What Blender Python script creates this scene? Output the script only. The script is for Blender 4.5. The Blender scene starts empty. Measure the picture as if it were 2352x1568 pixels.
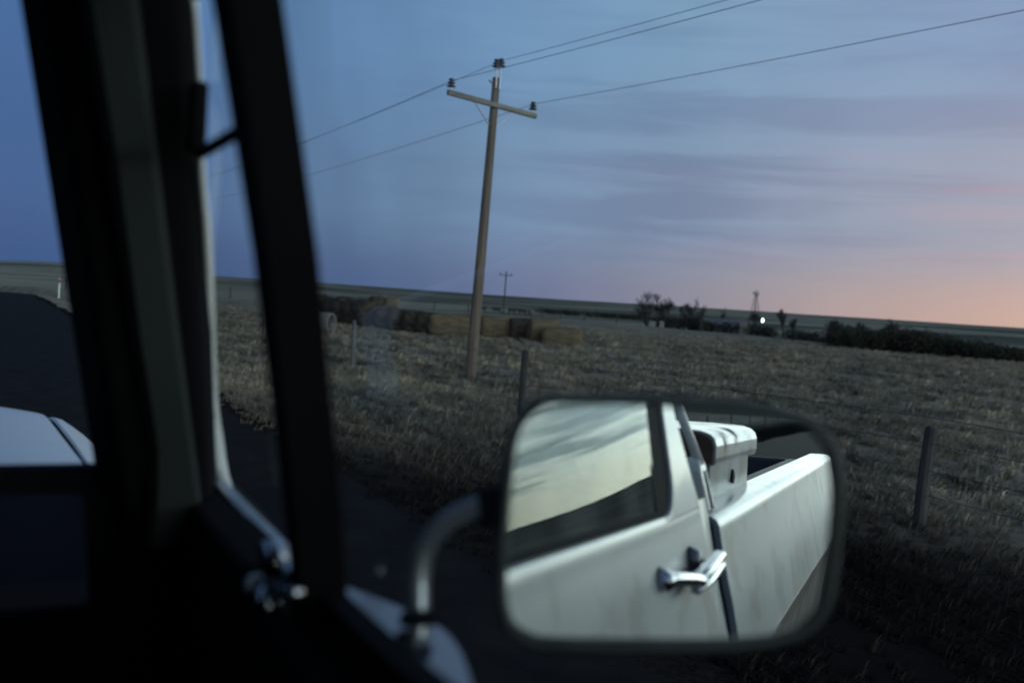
import bpy, bmesh, math, random
import numpy as np
from mathutils import Vector, Matrix, noise

S = bpy.context.scene
COL = S.collection
R = math.radians
rng = random.Random(7)
nrng = np.random.default_rng(11)

# ------------------------------------------------------------------ camera
CAM = Vector((0.0, 0.0, 1.65))
YAW, PITCH, ROLL = R(27.0), math.atan(103.0 * math.cos(math.atan(152 / 2352)) / 2286.67), math.atan(152 / 2352)
fw = Vector((math.sin(YAW) * math.cos(PITCH), math.cos(YAW) * math.cos(PITCH), -math.sin(PITCH)))
r0 = Vector((math.cos(YAW), -math.sin(YAW), 0))
u0 = r0.cross(fw)
rt = r0 * math.cos(ROLL) + u0 * math.sin(ROLL)
up = u0 * math.cos(ROLL) - r0 * math.sin(ROLL)
cd = bpy.data.cameras.new('camera')
cam = bpy.data.objects.new('camera', cd)
COL.objects.link(cam)
cam.matrix_world = Matrix(((rt.x, up.x, -fw.x, CAM.x), (rt.y, up.y, -fw.y, CAM.y), (rt.z, up.z, -fw.z, CAM.z), (0, 0, 0, 1)))
cd.sensor_width = 36
cd.lens = 35
cd.clip_start = 0.01
cd.clip_end = 12000
cd.dof.use_dof = True
cd.dof.focus_distance = 4.2
cd.dof.aperture_fstop = 2.9
S.camera = cam

# ------------------------------------------------------------------ render settings
S.view_settings.view_transform = 'Standard'
S.view_settings.look = 'None'
S.view_settings.exposure = 0.0
S.view_settings.gamma = 1.0
S.view_settings.use_curve_mapping = False
S.render.engine = 'CYCLES'
S.cycles.use_denoising = True
S.cycles.max_bounces = 10
S.cycles.glossy_bounces = 6
S.cycles.diffuse_bounces = 3
S.cycles.transparent_max_bounces = 12
S.cycles.caustics_reflective = False
S.cycles.caustics_refractive = False


def lin(r, g, b):
    f = lambda c: (c / 255 / 12.92) if c / 255 <= 0.04045 else ((c / 255 + 0.055) / 1.055) ** 2.4
    return (f(r), f(g), f(b))


# ------------------------------------------------------------------ world: dusk sky, afterglow behind the truck on its right
SUN_AZ = R(157.0)
W = bpy.data.worlds.new('World')
S.world = W
W.use_nodes = True
nt = W.node_tree
nt.nodes.clear()
N, L = nt.nodes, nt.links


def M2(op, a, b=None, c=None, nt=nt):
    n = nt.nodes.new('ShaderNodeMath')
    n.operation = op
    for i, v in enumerate((a, b, c)):
        if v is None:
            continue
        if isinstance(v, (int, float)):
            n.inputs[i].default_value = v
        else:
            nt.links.new(v, n.inputs[i])
    return n.outputs[0]


def RAMP(fac, stops, nt=nt, interp='LINEAR', gain=1.0):
    n = nt.nodes.new('ShaderNodeValToRGB')
    n.color_ramp.interpolation = interp
    e = n.color_ramp.elements
    while len(e) < len(stops):
        e.new(0.5)
    for i, (p, c) in enumerate(stops):
        e[i].position = p
        e[i].color = (c[0] / gain, c[1] / gain, c[2] / gain, 1)
    nt.links.new(fac, n.inputs[0])
    out = n.outputs[0]
    if gain != 1.0:
        m = nt.nodes.new('ShaderNodeVectorMath')
        m.operation = 'SCALE'
        m.inputs['Scale'].default_value = gain
        nt.links.new(out, m.inputs[0])
        out = m.outputs[0]
    return out


def MIX(f, a, b, nt=nt, mode='MIX'):
    n = nt.nodes.new('ShaderNodeMix')
    n.data_type = 'RGBA'
    n.blend_type = mode
    n.clamp_result = False
    for k, v in ((0, f), (6, a), (7, b)):
        if isinstance(v, (int, float)):
            n.inputs[k].default_value = v
        elif isinstance(v, tuple):
            n.inputs[k].default_value = (*v, 1)
        else:
            nt.links.new(v, n.inputs[k])
    return n.outputs[2]


def SSTEP(v, a, b, nt=nt):
    n = nt.nodes.new('ShaderNodeMapRange')
    n.interpolation_type = 'SMOOTHSTEP'
    n.inputs[1].default_value, n.inputs[2].default_value = a, b
    nt.links.new(v, n.inputs[0])
    return n.outputs[0]


tc = N.new('ShaderNodeTexCoord')
sx = N.new('ShaderNodeSeparateXYZ')
L.new(tc.outputs['Generated'], sx.inputs[0])
X, Y, Z = sx.outputs
hyp = M2('MAXIMUM', M2('SQRT', M2('ADD', M2('MULTIPLY', X, X), M2('MULTIPLY', Y, Y))), 1e-4)
cosd = M2('DIVIDE', M2('ADD', M2('MULTIPLY', X, math.sin(SUN_AZ)), M2('MULTIPLY', Y, math.cos(SUN_AZ))), hyp)
u = M2('MULTIPLY_ADD', cosd, 0.5, 0.5)
el = M2('MULTIPLY', M2('ARCTAN2', Z, hyp), 180 / math.pi)
G = 10.0
ZEN = (.10, .165, .29)
hor = RAMP(u, [(.045, lin(62, 92, 140)), (.13, lin(90, 114, 156)), (.19, lin(118, 129, 162)), (.25, lin(154, 152, 168)),
               (.31, lin(190, 170, 170)), (.385, lin(218, 182, 170)), (.60, (1.1, .88, .68)), (.82, (2.7, 2.6, 2.1)), (1.0, (5.6, 6.1, 5.3))], gain=G)
mid = RAMP(u, [(.045, lin(68, 99, 149)), (.13, lin(110, 142, 180)), (.19, lin(128, 154, 187)), (.25, lin(143, 162, 191)),
               (.31, lin(162, 171, 194)), (.385, lin(178, 177, 193)), (.60, (.85, .82, .80)), (.82, (2.5, 2.7, 2.65)), (1.0, (7.4, 8.8, 8.7))], gain=G)
upp = RAMP(u, [(.045, lin(72, 108, 160)), (.13, lin(109, 147, 189)), (.19, lin(124, 161, 197)), (.25, lin(136, 169, 202)),
               (.31, lin(143, 169, 202)), (.385, lin(144, 164, 198)), (.60, (.45, .56, .66)), (.82, (.9, 1.1, 1.2)), (1.0, (1.9, 2.35, 2.5))], gain=G)
sky = MIX(SSTEP(el, 0.2, 5.0), hor, mid)
sky = MIX(SSTEP(el, 5.5, 15.0), sky, upp)
sky = MIX(SSTEP(el, 14.0, 55.0), sky, ZEN)
# thin streaks of cloud, flat along the horizon
mp = N.new('ShaderNodeMapping')
mp.inputs['Scale'].default_value = (1.9, 1.9, 21.0)
mp.inputs['Rotation'].default_value = (R(1.5), R(-2.0), 0)
L.new(tc.outputs['Generated'], mp.inputs[0])
nz = N.new('ShaderNodeTexNoise')
nz.inputs['Scale'].default_value = 1.6
nz.inputs['Detail'].default_value = 5
nz.inputs['Roughness'].default_value = .55
nz.inputs['Distortion'].default_value = .35
L.new(mp.outputs[0], nz.inputs['Vector'])
cl = SSTEP(nz.outputs[0], .43, .64)
band = M2('MULTIPLY', SSTEP(el, 1.2, 4.5), M2('SUBTRACT', 1.0, SSTEP(el, 9.0, 24.0)))
side = SSTEP(u, .08, .22)
cloudcol = MIX(1.0, sky, RAMP(u, [(.1, (.88, .87, .91)), (.25, (.80, .78, .83)), (.385, (.92, .87, .90)), (.7, (.60, .60, .64)), (1.0, (.36, .41, .47))]), mode='MULTIPLY')
sky = MIX(M2('MULTIPLY', M2('MULTIPLY', cl, band), M2('MULTIPLY', side, .95)), sky, cloudcol)
# rosy undersides of the streaks towards the afterglow
mp2 = N.new('ShaderNodeMapping')
mp2.inputs['Scale'].default_value = (2.0, 2.0, 34.0)
mp2.inputs['Location'].default_value = (3.1, 1.7, .4)
L.new(tc.outputs['Generated'], mp2.inputs[0])
nz2 = N.new('ShaderNodeTexNoise')
nz2.inputs['Scale'].default_value = 1.7
nz2.inputs['Detail'].default_value = 4
L.new(mp2.outputs[0], nz2.inputs['Vector'])
pk = M2('MULTIPLY', SSTEP(nz2.outputs[0], .50, .66), M2('MULTIPLY', SSTEP(el, 1.8, 3.8), M2('SUBTRACT', 1.0, SSTEP(el, 6.5, 11.0))))
pk = M2('MULTIPLY', pk, M2('MULTIPLY', M2('MULTIPLY', SSTEP(u, .16, .38), M2('SUBTRACT', 1.0, SSTEP(u, .5, .75))), .75))
sky = MIX(pk, sky, MIX(1.0, sky, (1.24, .97, .96), mode='MULTIPLY'))
# small dark clouds low over the place where the sun went down
mp3_ = N.new('ShaderNodeMapping')
mp3_.inputs['Scale'].default_value = (4.6, 4.6, 62.0)
mp3_.inputs['Location'].default_value = (.7, .2, .9)
L.new(tc.outputs['Generated'], mp3_.inputs[0])
nz3 = N.new('ShaderNodeTexNoise')
nz3.inputs['Scale'].default_value = 1.5
nz3.inputs['Detail'].default_value = 5
nz3.inputs['Roughness'].default_value = .5
nz3.inputs['Distortion'].default_value = .08
L.new(mp3_.outputs[0], nz3.inputs['Vector'])
dk = M2('MULTIPLY', SSTEP(nz3.outputs[0], .51, .65), M2('MULTIPLY', SSTEP(el, 1.3, 2.2), M2('SUBTRACT', 1.0, SSTEP(el, 4.5, 9.0))))
dk = M2('MULTIPLY', dk, M2('MULTIPLY', SSTEP(u, .55, .85), .9))
sky = MIX(dk, sky, MIX(1.0, sky, (.36, .42, .47), mode='MULTIPLY'))
ns = N.new('ShaderNodeTexSky')
ns.sky_type = 'NISHITA'
ns.sun_disc = False
ns.sun_elevation = R(1.0)
ns.sun_rotation = SUN_AZ
ns.altitude = 1000
bg = N.new('ShaderNodeBackground')
bg.inputs[1].default_value = 1.0
L.new(sky, bg.inputs[0])
bg2 = N.new('ShaderNodeBackground')
bg2.inputs[1].default_value = .006
L.new(ns.outputs[0], bg2.inputs[0])
ad = N.new('ShaderNodeAddShader')
L.new(bg.outputs[0], ad.inputs[0])
L.new(bg2.outputs[0], ad.inputs[1])
wo = N.new('ShaderNodeOutputWorld')
L.new(ad.outputs[0], wo.inputs[0])
W.cycles.sampling_method = 'AUTOMATIC'

# the sun has set: no sun lamp, the afterglow of the sky is the only light


# ------------------------------------------------------------------ materials
def mat(name, base=(.5, .5, .5), rough=.6, metal=0.0, spec=.5, coat=0.0):
    m = bpy.data.materials.new(name)
    m.use_nodes = True
    b = m.node_tree.nodes['Principled BSDF']
    b.inputs['Base Color'].default_value = (*base, 1)
    b.inputs['Roughness'].default_value = rough
    b.inputs['Metallic'].default_value = metal
    b.inputs['Specular IOR Level'].default_value = spec
    b.inputs['Coat Weight'].default_value = coat
    return m


def nodes(m):
    return m.node_tree, m.node_tree.nodes['Principled BSDF']


def tex(nt, scale, detail=4, rough=.55, vec=None, vscale=None, obj=True, dist=0.0):
    n = nt.nodes.new('ShaderNodeTexNoise')
    n.inputs['Scale'].default_value = scale
    n.inputs['Detail'].default_value = detail
    n.inputs['Roughness'].default_value = rough
    n.inputs['Distortion'].default_value = dist
    t = nt.nodes.new('ShaderNodeTexCoord') if obj else nt.nodes.new('ShaderNodeNewGeometry')
    src = t.outputs['Object'] if obj else t.outputs['Position']
    if vscale:
        mp = nt.nodes.new('ShaderNodeMapping')
        mp.inputs['Scale'].default_value = vscale
        nt.links.new(src, mp.inputs[0])
        src = mp.outputs[0]
    nt.links.new(src, n.inputs['Vector'])
    return n.outputs[0]


def vary(m, c1, c2, scale, lo=.35, hi=.65, detail=5, vscale=None, bump=0.0, bscale=None, obj=True, bdist=.02):
    t, b = nodes(m)
    f = tex(t, scale, detail, vscale=vscale, obj=obj)
    c = RAMP(f, [(lo, c1), (hi, c2)], nt=t)
    t.links.new(c, b.inputs['Base Color'])
    if bump:
        f2 = tex(t, bscale or scale * 4, 4, vscale=vscale, obj=obj)
        bp = t.nodes.new('ShaderNodeBump')
        bp.inputs['Strength'].default_value = bump
        bp.inputs['Distance'].default_value = bdist
        t.links.new(f2, bp.inputs['Height'])
        t.links.new(bp.outputs[0], b.inputs['Normal'])
    return m


# old white truck paint: road dirt low down that also paints in shade, faded patches, rust freckles
def paint(name, rust=.0, base=(.245, .268, .290), grime_shade=.5, rough=.36):
    m = mat(name, base, rough, coat=.25)
    t, b = nodes(m)
    b.inputs['Coat Roughness'].default_value = .12
    f = tex(t, 2.3, 6, .6, obj=False)
    c = RAMP(f, [(.35, tuple(x * .80 for x in base)), (.62, base)], nt=t)
    g = t.nodes.new('ShaderNodeNewGeometry')
    sp = t.nodes.new('ShaderNodeSeparateXYZ')
    t.links.new(g.outputs['Position'], sp.inputs[0])
    low = M2('SUBTRACT', 1.0, SSTEP(sp.outputs[2], .98, 1.20, nt=t), nt=t)
    gn = SSTEP(tex(t, 9, 5, .65, obj=False), .40, .62, nt=t)
    c = MIX(M2('MULTIPLY', M2('MULTIPLY_ADD', gn, .6, .4, nt=t), M2('MULTIPLY', low, grime_shade, nt=t), nt=t), c, (.13, .105, .085), nt=t)
    sm = SSTEP(tex(t, 6.5, 5, .6, obj=False), .49, .63, nt=t)
    c = MIX(M2('MULTIPLY', sm, .68, nt=t), c, (.12, .112, .112), nt=t)
    if rust:
        rn = M2('MULTIPLY', SSTEP(tex(t, 11, 5, .6, obj=False, vscale=(1.2, 1.0, 1.1)), .56 - .10 * rust, .80 - .10 * rust, nt=t), SSTEP(sp.outputs[2], 1.345, 1.36, nt=t), nt=t)
        c = MIX(M2('MULTIPLY', rn, .62, nt=t), c, (.165, .120, .098), nt=t)
        clean = M2('SUBTRACT', 1.0, rn, nt=t)
        t.links.new(M2('MULTIPLY', clean, .5, nt=t), b.inputs['Specular IOR Level'])
        t.links.new(M2('MULTIPLY', clean, .25, nt=t), b.inputs['Coat Weight'])
    t.links.new(c, b.inputs['Base Color'])
    rr = M2('MULTIPLY_ADD', f, .25, rough - .10, nt=t)
    t.links.new(rr, b.inputs['Roughness'])
    return m


PAINT = paint('white_paint')
PAINT_DOOR = paint('door_paint', grime_shade=.35)
PAINT_BOX = paint('toolbox_paint', rust=.45, grime_shade=0)
PAINT_RUST = paint('rusty_lid_paint', rust=1.4, grime_shade=0)
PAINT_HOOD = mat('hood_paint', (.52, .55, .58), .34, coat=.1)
RUST = vary(mat('rust', (.1, .06, .04), .85), (.035, .022, .018), (.11, .065, .045), 14, bump=.3)
BLACK = mat('black_vinyl', (.0035, .0035, .004), .85, spec=.06)
TRIM = mat('pillar_trim_plastic', (.018, .021, .021), .75, spec=.12)
NAVY = mat('navy_dash_paint', (.003, .004, .012), .6, spec=.2)
RUBBER = mat('black_rubber', (.004, .005, .0065), .8, spec=.06)
CHROME = mat('worn_chrome', (.55, .56, .58), .16, metal=1.0)
DULLCHROME = mat('dull_chrome', (.48, .49, .52), .22, metal=1.0)
MIRROR = mat('mirror_silver', (.90, .93, .91), .0, metal=1.0)
HOUSING = vary(mat('mirror_housing_plastic', (.03, .034, .034), .55, spec=.22), (.014, .017, .017), (.024, .028, .028), 30)
WHITE = mat('white_metal', (.62, .63, .61), .35)


def glassmat(name, tint=(.97, .99, .98), dusty=0.0):
    m = bpy.data.materials.new(name)
    m.use_nodes = True
    t = m.node_tree
    t.nodes.clear()
    o = t.nodes.new('ShaderNodeOutputMaterial')
    tr = t.nodes.new('ShaderNodeBsdfTransparent')
    tr.inputs[0].default_value = (*tint, 1)
    gl = t.nodes.new('ShaderNodeBsdfGlossy')
    gl.inputs['Roughness'].default_value = .0
    gl.inputs['Color'].default_value = (.97, 1.0, .97, 1)
    ge = t.nodes.new('ShaderNodeNewGeometry')
    dt = t.nodes.new('ShaderNodeVectorMath')
    dt.operation = 'DOT_PRODUCT'
    t.links.new(ge.outputs['Incoming'], dt.inputs[0])
    t.links.new(ge.outputs['Normal'], dt.inputs[1])
    cs = M2('SUBTRACT', 1.0, M2('ABSOLUTE', dt.outputs['Value'], nt=t), nt=t)
    f = M2('MULTIPLY_ADD', M2('POWER', cs, 5.0, nt=t), .54, .02, nt=t)
    f2 = f
    mx = t.nodes.new('ShaderNodeMixShader')
    t.links.new(f2, mx.inputs[0])
    t.links.new(tr.outputs[0], mx.inputs[1])
    t.links.new(gl.outputs[0], mx.inputs[2])
    df = t.nodes.new('ShaderNodeBsdfDiffuse')
    df.inputs[0].default_value = (.42, .44, .42, 1)
    mx2 = t.nodes.new('ShaderNodeMixShader')
    # road dust on the pane
    dust = M2('MULTIPLY_ADD', SSTEP(tex(t, 7, 5, .6, obj=False), .40, .70, nt=t), .07 * dusty, .045 * dusty, nt=t)
    t.links.new(dust, mx2.inputs[0])
    t.links.new(mx.outputs[0], mx2.inputs[1])
    t.links.new(df.outputs[0], mx2.inputs[2])
    t.links.new(mx2.outputs[0], o.inputs[0])
    return m


GLASS = glassmat('windshield_glass')
DOORGLASS = glassmat('dusty_door_glass', dusty=1.4)


# ------------------------------------------------------------------ object helpers
def link(name, me, parent=None, m=None, smooth=False):
    o = bpy.data.objects.new(name, me)
    COL.objects.link(o)
    if parent is not None:
        o.parent = parent
    if m is not None:
        me.materials.append(m)
    if smooth:
        me.polygons.foreach_set('use_smooth', [True] * len(me.polygons))
        me.update()
    return o


def mesh(name, V, F, m=None, parent=None, smooth=False):
    me = bpy.data.meshes.new(name)
    me.from_pydata([tuple(v) for v in V], [], F)
    bm = bmesh.new()
    bm.from_mesh(me)
    bmesh.ops.recalc_face_normals(bm, faces=bm.faces)
    bm.to_mesh(me)
    bm.free()
    me.update()
    return link(name, me, parent, m, smooth)


def tag(o, label=None, cat=None, group=None, kind=None):
    for k, v in (('label', label), ('category', cat), ('group', group), ('kind', kind)):
        if v:
            o[k] = v
    return o


def empty(name, loc, label, cat, group=None):
    o = bpy.data.objects.new(name, None)
    o.location = loc
    o.empty_display_size = .2
    COL.objects.link(o)
    bpy.context.view_layer.update()
    return tag(o, label, cat, group)


def box_vf(x0, x1, y0, y1, z0, z1):
    V = [(x, y, z) for x in (x0, x1) for y in (y0, y1) for z in (z0, z1)]
    F = [(0, 1, 3, 2), (4, 6, 7, 5), (0, 4, 5, 1), (2, 3, 7, 6), (0, 2, 6, 4), (1, 5, 7, 3)]
    return V, F


def bev(o, w, seg=2):
    md = o.modifiers.new('bevel', 'BEVEL')
    md.width = w
    md.segments = seg
    md.limit_method = 'ANGLE'
    md.angle_limit = R(40)
    return o


def tube_vf(P, rad, n=8, cap=True):
    P = [Vector(p) for p in P]
    if not isinstance(rad, (list, tuple)):
        rad = [rad] * len(P)
    V, F = [], []
    ref = None
    for i, p in enumerate(P):
        d = (P[min(i + 1, len(P) - 1)] - P[max(i - 1, 0)])
        d.normalize()
        if ref is None:
            ref = Vector((0, 0, 1)) if abs(d.z) < .9 else Vector((1, 0, 0))
            ref = (ref - d * ref.dot(d)).normalized()
        else:
            ref = (ref - d * ref.dot(d)).normalized()
        b = d.cross(ref)
        for k in range(n):
            a = 2 * math.pi * k / n
            V.append(p + (ref * math.cos(a) + b * math.sin(a)) * rad[i])
    for i in range(len(P) - 1):
        for k in range(n):
            F.append((i * n + k, i * n + (k + 1) % n, (i + 1) * n + (k + 1) % n, (i + 1) * n + k))
    if cap:
        F.append(tuple(range(n - 1, -1, -1)))
        F.append(tuple((len(P) - 1) * n + k for k in range(n)))
    return V, F


def join(*vfs):
    V, F = [], []
    for v, f in vfs:
        o = len(V)
        V += list(v)
        F += [tuple(i + o for i in q) for q in f]
    return V, F


def prism_vf(poly, axis, a, b):
    """poly of 2-D points extruded along axis ('x','y','z') from a to b."""
    n = len(poly)
    def pt(p, t):
        return {'x': (t, p[0], p[1]), 'y': (p[0], t, p[1]), 'z': (p[0], p[1], t)}[axis]
    V = [pt(p, a) for p in poly] + [pt(p, b) for p in poly]
    F = [tuple(range(n - 1, -1, -1)), tuple(range(n, 2 * n))]
    F += [(i, (i + 1) % n, n + (i + 1) % n, n + i) for i in range(n)]
    return V, F


def grid_vf(rows):
    nr, nc = len(rows), len(rows[0])
    V = [p for r in rows for p in r]
    F = [(i * nc + j, i * nc + j + 1, (i + 1) * nc + j + 1, (i + 1) * nc + j) for i in range(nr - 1) for j in range(nc - 1)]
    return V, F


def smooth_path(P, n=5):
    P = [Vector(p) for p in P]
    out = []
    for i in range(len(P) - 1):
        p0, p1, p2, p3 = P[max(i - 1, 0)], P[i], P[i + 1], P[min(i + 2, len(P) - 1)]
        for k in range(n):
            t = k / n
            out.append(.5 * ((2 * p1) + (p2 - p0) * t + (2 * p0 - 5 * p1 + 4 * p2 - p3) * t * t + (3 * p1 - p0 - 3 * p2 + p3) * t ** 3))
    out.append(P[-1])
    return out


# ------------------------------------------------------------------ terrain
def sst(a, b, x):
    t = np.clip((x - a) / (b - a), 0, 1)
    return t * t * (3 - 2 * t)


def vnoise(x, y, s, seed=0):
    """cheap smooth value noise"""
    x, y = np.asarray(x, float) / s + seed * 17.3, np.asarray(y, float) / s - seed * 9.1
    xi, yi = np.floor(x), np.floor(y)
    fx, fy = x - xi, y - yi
    fx, fy = fx * fx * (3 - 2 * fx), fy * fy * (3 - 2 * fy)
    h = lambda a, b: np.modf(np.abs(np.sin(a * 127.1 + b * 311.7 + seed * 74.7) * 43758.5453))[0]
    return (h(xi, yi) * (1 - fx) * (1 - fy) + h(xi + 1, yi) * fx * (1 - fy) + h(xi, yi + 1) * (1 - fx) * fy + h(xi + 1, yi + 1) * fx * fy) * 2 - 1


ROAD_R, ROAD_L = 2.75, -4.6


def road_off(y):
    return -1.95 * (np.clip(np.asarray(y, float), 0, 400) / 75) ** 1.3


def road_z(y):
    s = np.clip(np.asarray(y, float) - 62, 0, 200)
    s2 = np.clip(-np.asarray(y, float) - 90, 0, 200)
    return -np.minimum(s * s / 420, 3.4) - np.minimum(s2 * s2 / 900, 1.5)


def ground_z(x, y):
    x, y = np.asarray(x, float), np.asarray(y, float)
    rr = np.hypot(x, y)
    az = np.degrees(np.arctan2(x, y))
    near = -.5 + .10 * vnoise(x, y, 14, 1) + .05 * vnoise(x, y, 5, 2)
    near = near - 1.9 * sst(60, 76, x + 1.5 * vnoise(x, y, 30, 5)) - 1.0 * sst(90, 200, rr)
    far = np.interp(np.log(np.maximum(rr, 1)), np.log([100, 180, 300, 600, 1200, 2500, 4000, 7000]), [-1.3, -2.2, -2.8, -2.6, -1.2, 3.2, 4.5, -3])
    far = far + vnoise(x, y, 260, 3) * .8 * sst(200, 500, rr) + vnoise(x, y, 700, 4) * 3.0 * sst(900, 2400, rr)
    far = far + 7.0 * np.exp(-((az - 3) / 6.0) ** 2) * np.exp(-((rr - 950) / 260) ** 2) + 3.5 * np.exp(-((az - 9) / 5.0) ** 2) * np.exp(-((rr - 1500) / 500) ** 2)
    far = far + 2.0 * np.exp(-((az - 20) / 8.0) ** 2) * np.exp(-((rr - 420) / 160) ** 2)
    g = near + (far - near) * sst(120, 230, rr)
    # road embankment and ditch
    xr = x - road_off(y)
    k = np.maximum(xr - (ROAD_R + .25), (ROAD_L - .25) - xr)
    wgt = 1 - sst(0, 3.4, k)
    zr = road_z(y) - .03
    g = g + (zr - g) * wgt
    clump = sst(.4, 3.0, k) * (1 - sst(45, 90, rr))
    g = g + clump * (.055 * vnoise(x, y * .6, 1.1, 6) + .035 * vnoise(x, y, .55, 7))
    return g


def gz(x, y):
    return float(ground_z(x, y))


def axis(lo, hi, n0, n1, step):
    a = list(np.arange(n0, n1 + 1e-6, step))
    s, v = step, n1
    while v < hi:
        s *= 1.07
        v += s
        a.append(v)
    s, v = step, n0
    while v > lo:
        s *= 1.10
        v -= s
        a.insert(0, v)
    return np.array(a)


GX = axis(-6500, 6500, -7, 32, .30)
GY = axis(-6500, 6500, -10, 40, .30)
XX, YY = np.meshgrid(GX, GY)
ZZ = ground_z(XX, YY)
nx, ny = len(GX), len(GY)
me = bpy.data.meshes.new('ground')
idx = np.arange(nx * ny).reshape(ny, nx)
quads = np.stack([idx[:-1, :-1], idx[:-1, 1:], idx[1:, 1:], idx[1:, :-1]], -1).reshape(-1, 4)
me.vertices.add(nx * ny)
me.vertices.foreach_set('co', np.stack([XX, YY, ZZ], -1).ravel().astype('f'))
me.loops.add(quads.size)
me.loops.foreach_set('vertex_index', quads.ravel().astype('i'))
me.polygons.add(len(quads))
me.polygons.foreach_set('loop_start', np.arange(0, quads.size, 4).astype('i'))
me.polygons.foreach_set('loop_total', np.full(len(quads), 4, 'i'))
me.polygons.foreach_set('use_smooth', np.ones(len(quads), bool))
me.update()
GROUND = mat('dry_prairie', (.1, .09, .07), 1.0, spec=0.0)
t, b = nodes(GROUND)
fine = tex(t, 1.5, 6, .65, obj=False, vscale=(1, .55, 1))
fine2 = tex(t, 7.0, 4, .6, obj=False, vscale=(1, .5, 1))
mid_ = tex(t, .42, 5, .6, obj=False, vscale=(1, .5, 1))
big = tex(t, .0045, 6, .62, obj=False, vscale=(.6, 1.2, 1), dist=.6)
c = RAMP(fine, [(.34, (.112, .102, .085)), (.52, (.20, .184, .152)), (.70, (.29, .265, .215))], nt=t)
c = MIX(.35, c, RAMP(fine2, [(.35, (.075, .071, .061)), (.65, (.225, .208, .172))], nt=t), nt=t)
c = MIX(1.0, c, RAMP(mid_, [(.34, (.62, .66, .70)), (.66, (1.30, 1.26, 1.20))], nt=t), nt=t, mode='MULTIPLY')
pg = t.nodes.new('ShaderNodeNewGeometry')
ln = t.nodes.new('ShaderNodeVectorMath')
ln.operation = 'LENGTH'
t.links.new(pg.outputs['Position'], ln.inputs[0])
farf = SSTEP(ln.outputs['Value'], 95, 190, nt=t)
farc = RAMP(big, [(.36, (.055, .060, .054)), (.47, (.095, .098, .084)), (.52, (.21, .205, .168)), (.64, (.15, .147, .124))], nt=t)
c = MIX(farf, c, farc, nt=t)
sp = t.nodes.new('ShaderNodeSeparateXYZ')
t.links.new(pg.outputs['Position'], sp.inputs[0])
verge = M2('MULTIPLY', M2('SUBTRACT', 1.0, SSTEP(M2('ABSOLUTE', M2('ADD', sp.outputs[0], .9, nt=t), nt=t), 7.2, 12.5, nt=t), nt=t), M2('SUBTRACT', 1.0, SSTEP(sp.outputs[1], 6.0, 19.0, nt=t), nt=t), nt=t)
c = MIX(M2('MULTIPLY', verge, 1.0, nt=t), c, (.009, .0085, .008), nt=t)  # near verge: darkening towards the view's corner put into the ground colour
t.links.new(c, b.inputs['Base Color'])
bp = t.nodes.new('ShaderNodeBump')
bp.inputs['Strength'].default_value = .8
bp.inputs['Distance'].default_value = .12
t.links.new(fine, bp.inputs['Height'])
t.links.new(bp.outputs[0], b.inputs['Normal'])
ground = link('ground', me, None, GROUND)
tag(ground, 'dry grass prairie running out to the low hills on the horizon', None, None, 'structure')

# road: a sheet 4 mm and more above the ground, with worn crown and gravel edges
ys = np.concatenate([np.arange(-160, 140, 2.0), np.arange(140, 420, 10.0)])
xs = [ROAD_L, ROAD_L + .5, -2.4, -.93, .6, 2.2, ROAD_R]
cr = [0, .015, .035, .05, .035, .015, 0]
rows = [[(xx + float(road_off(yy)) + (.06 * math.sin(yy * .7 + xx) if xx in (ROAD_L, ROAD_R) else 0), yy, float(road_z(yy)) + cc) for xx, cc in zip(xs, cr)] for yy in ys]
ASPH = vary(mat('dark_asphalt', (.022, .022, .024), .95, spec=.05), (.006, .006, .007), (.012, .012, .0125), 3.0, obj=False, bump=.4, bscale=60, bdist=.01)
V, F = grid_vf(rows)
road = mesh('road', V, F, ASPH, None, True)
tag(road, 'narrow dark asphalt road ahead of the truck', None, None, 'structure')
GRAV = vary(mat('gravel_shoulder', (.04, .038, .035), 1.0, spec=0.0), (.009, .0085, .008), (.022, .019, .016), 20, obj=False, bump=.6, bscale=40, bdist=.02)
for xa, xb in ((ROAD_R - .05, ROAD_R + .55), (ROAD_L + .05, ROAD_L - .55)):
    rows = []
    for yy in np.arange(-60, 110, 1.0):
        w = .12 * math.sin(yy * 1.3) + .1 * math.sin(yy * .37)
        ro = float(road_off(yy))
        e = xb + ro + (w if xb > 0 else -w)
        xm = xa + ro
        rows.append([(xm, yy, float(road_z(yy)) - .004), ((xm + e) / 2, yy, max(gz((xm + e) / 2, yy) + .012, -9)), (e, yy, gz(e, yy) - .01)])
    V, F = grid_vf(rows)
    tag(mesh('gravel_shoulder', V, F, GRAV, None, True), 'strip of dark gravel along the road edge', None, None, 'structure')


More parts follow.
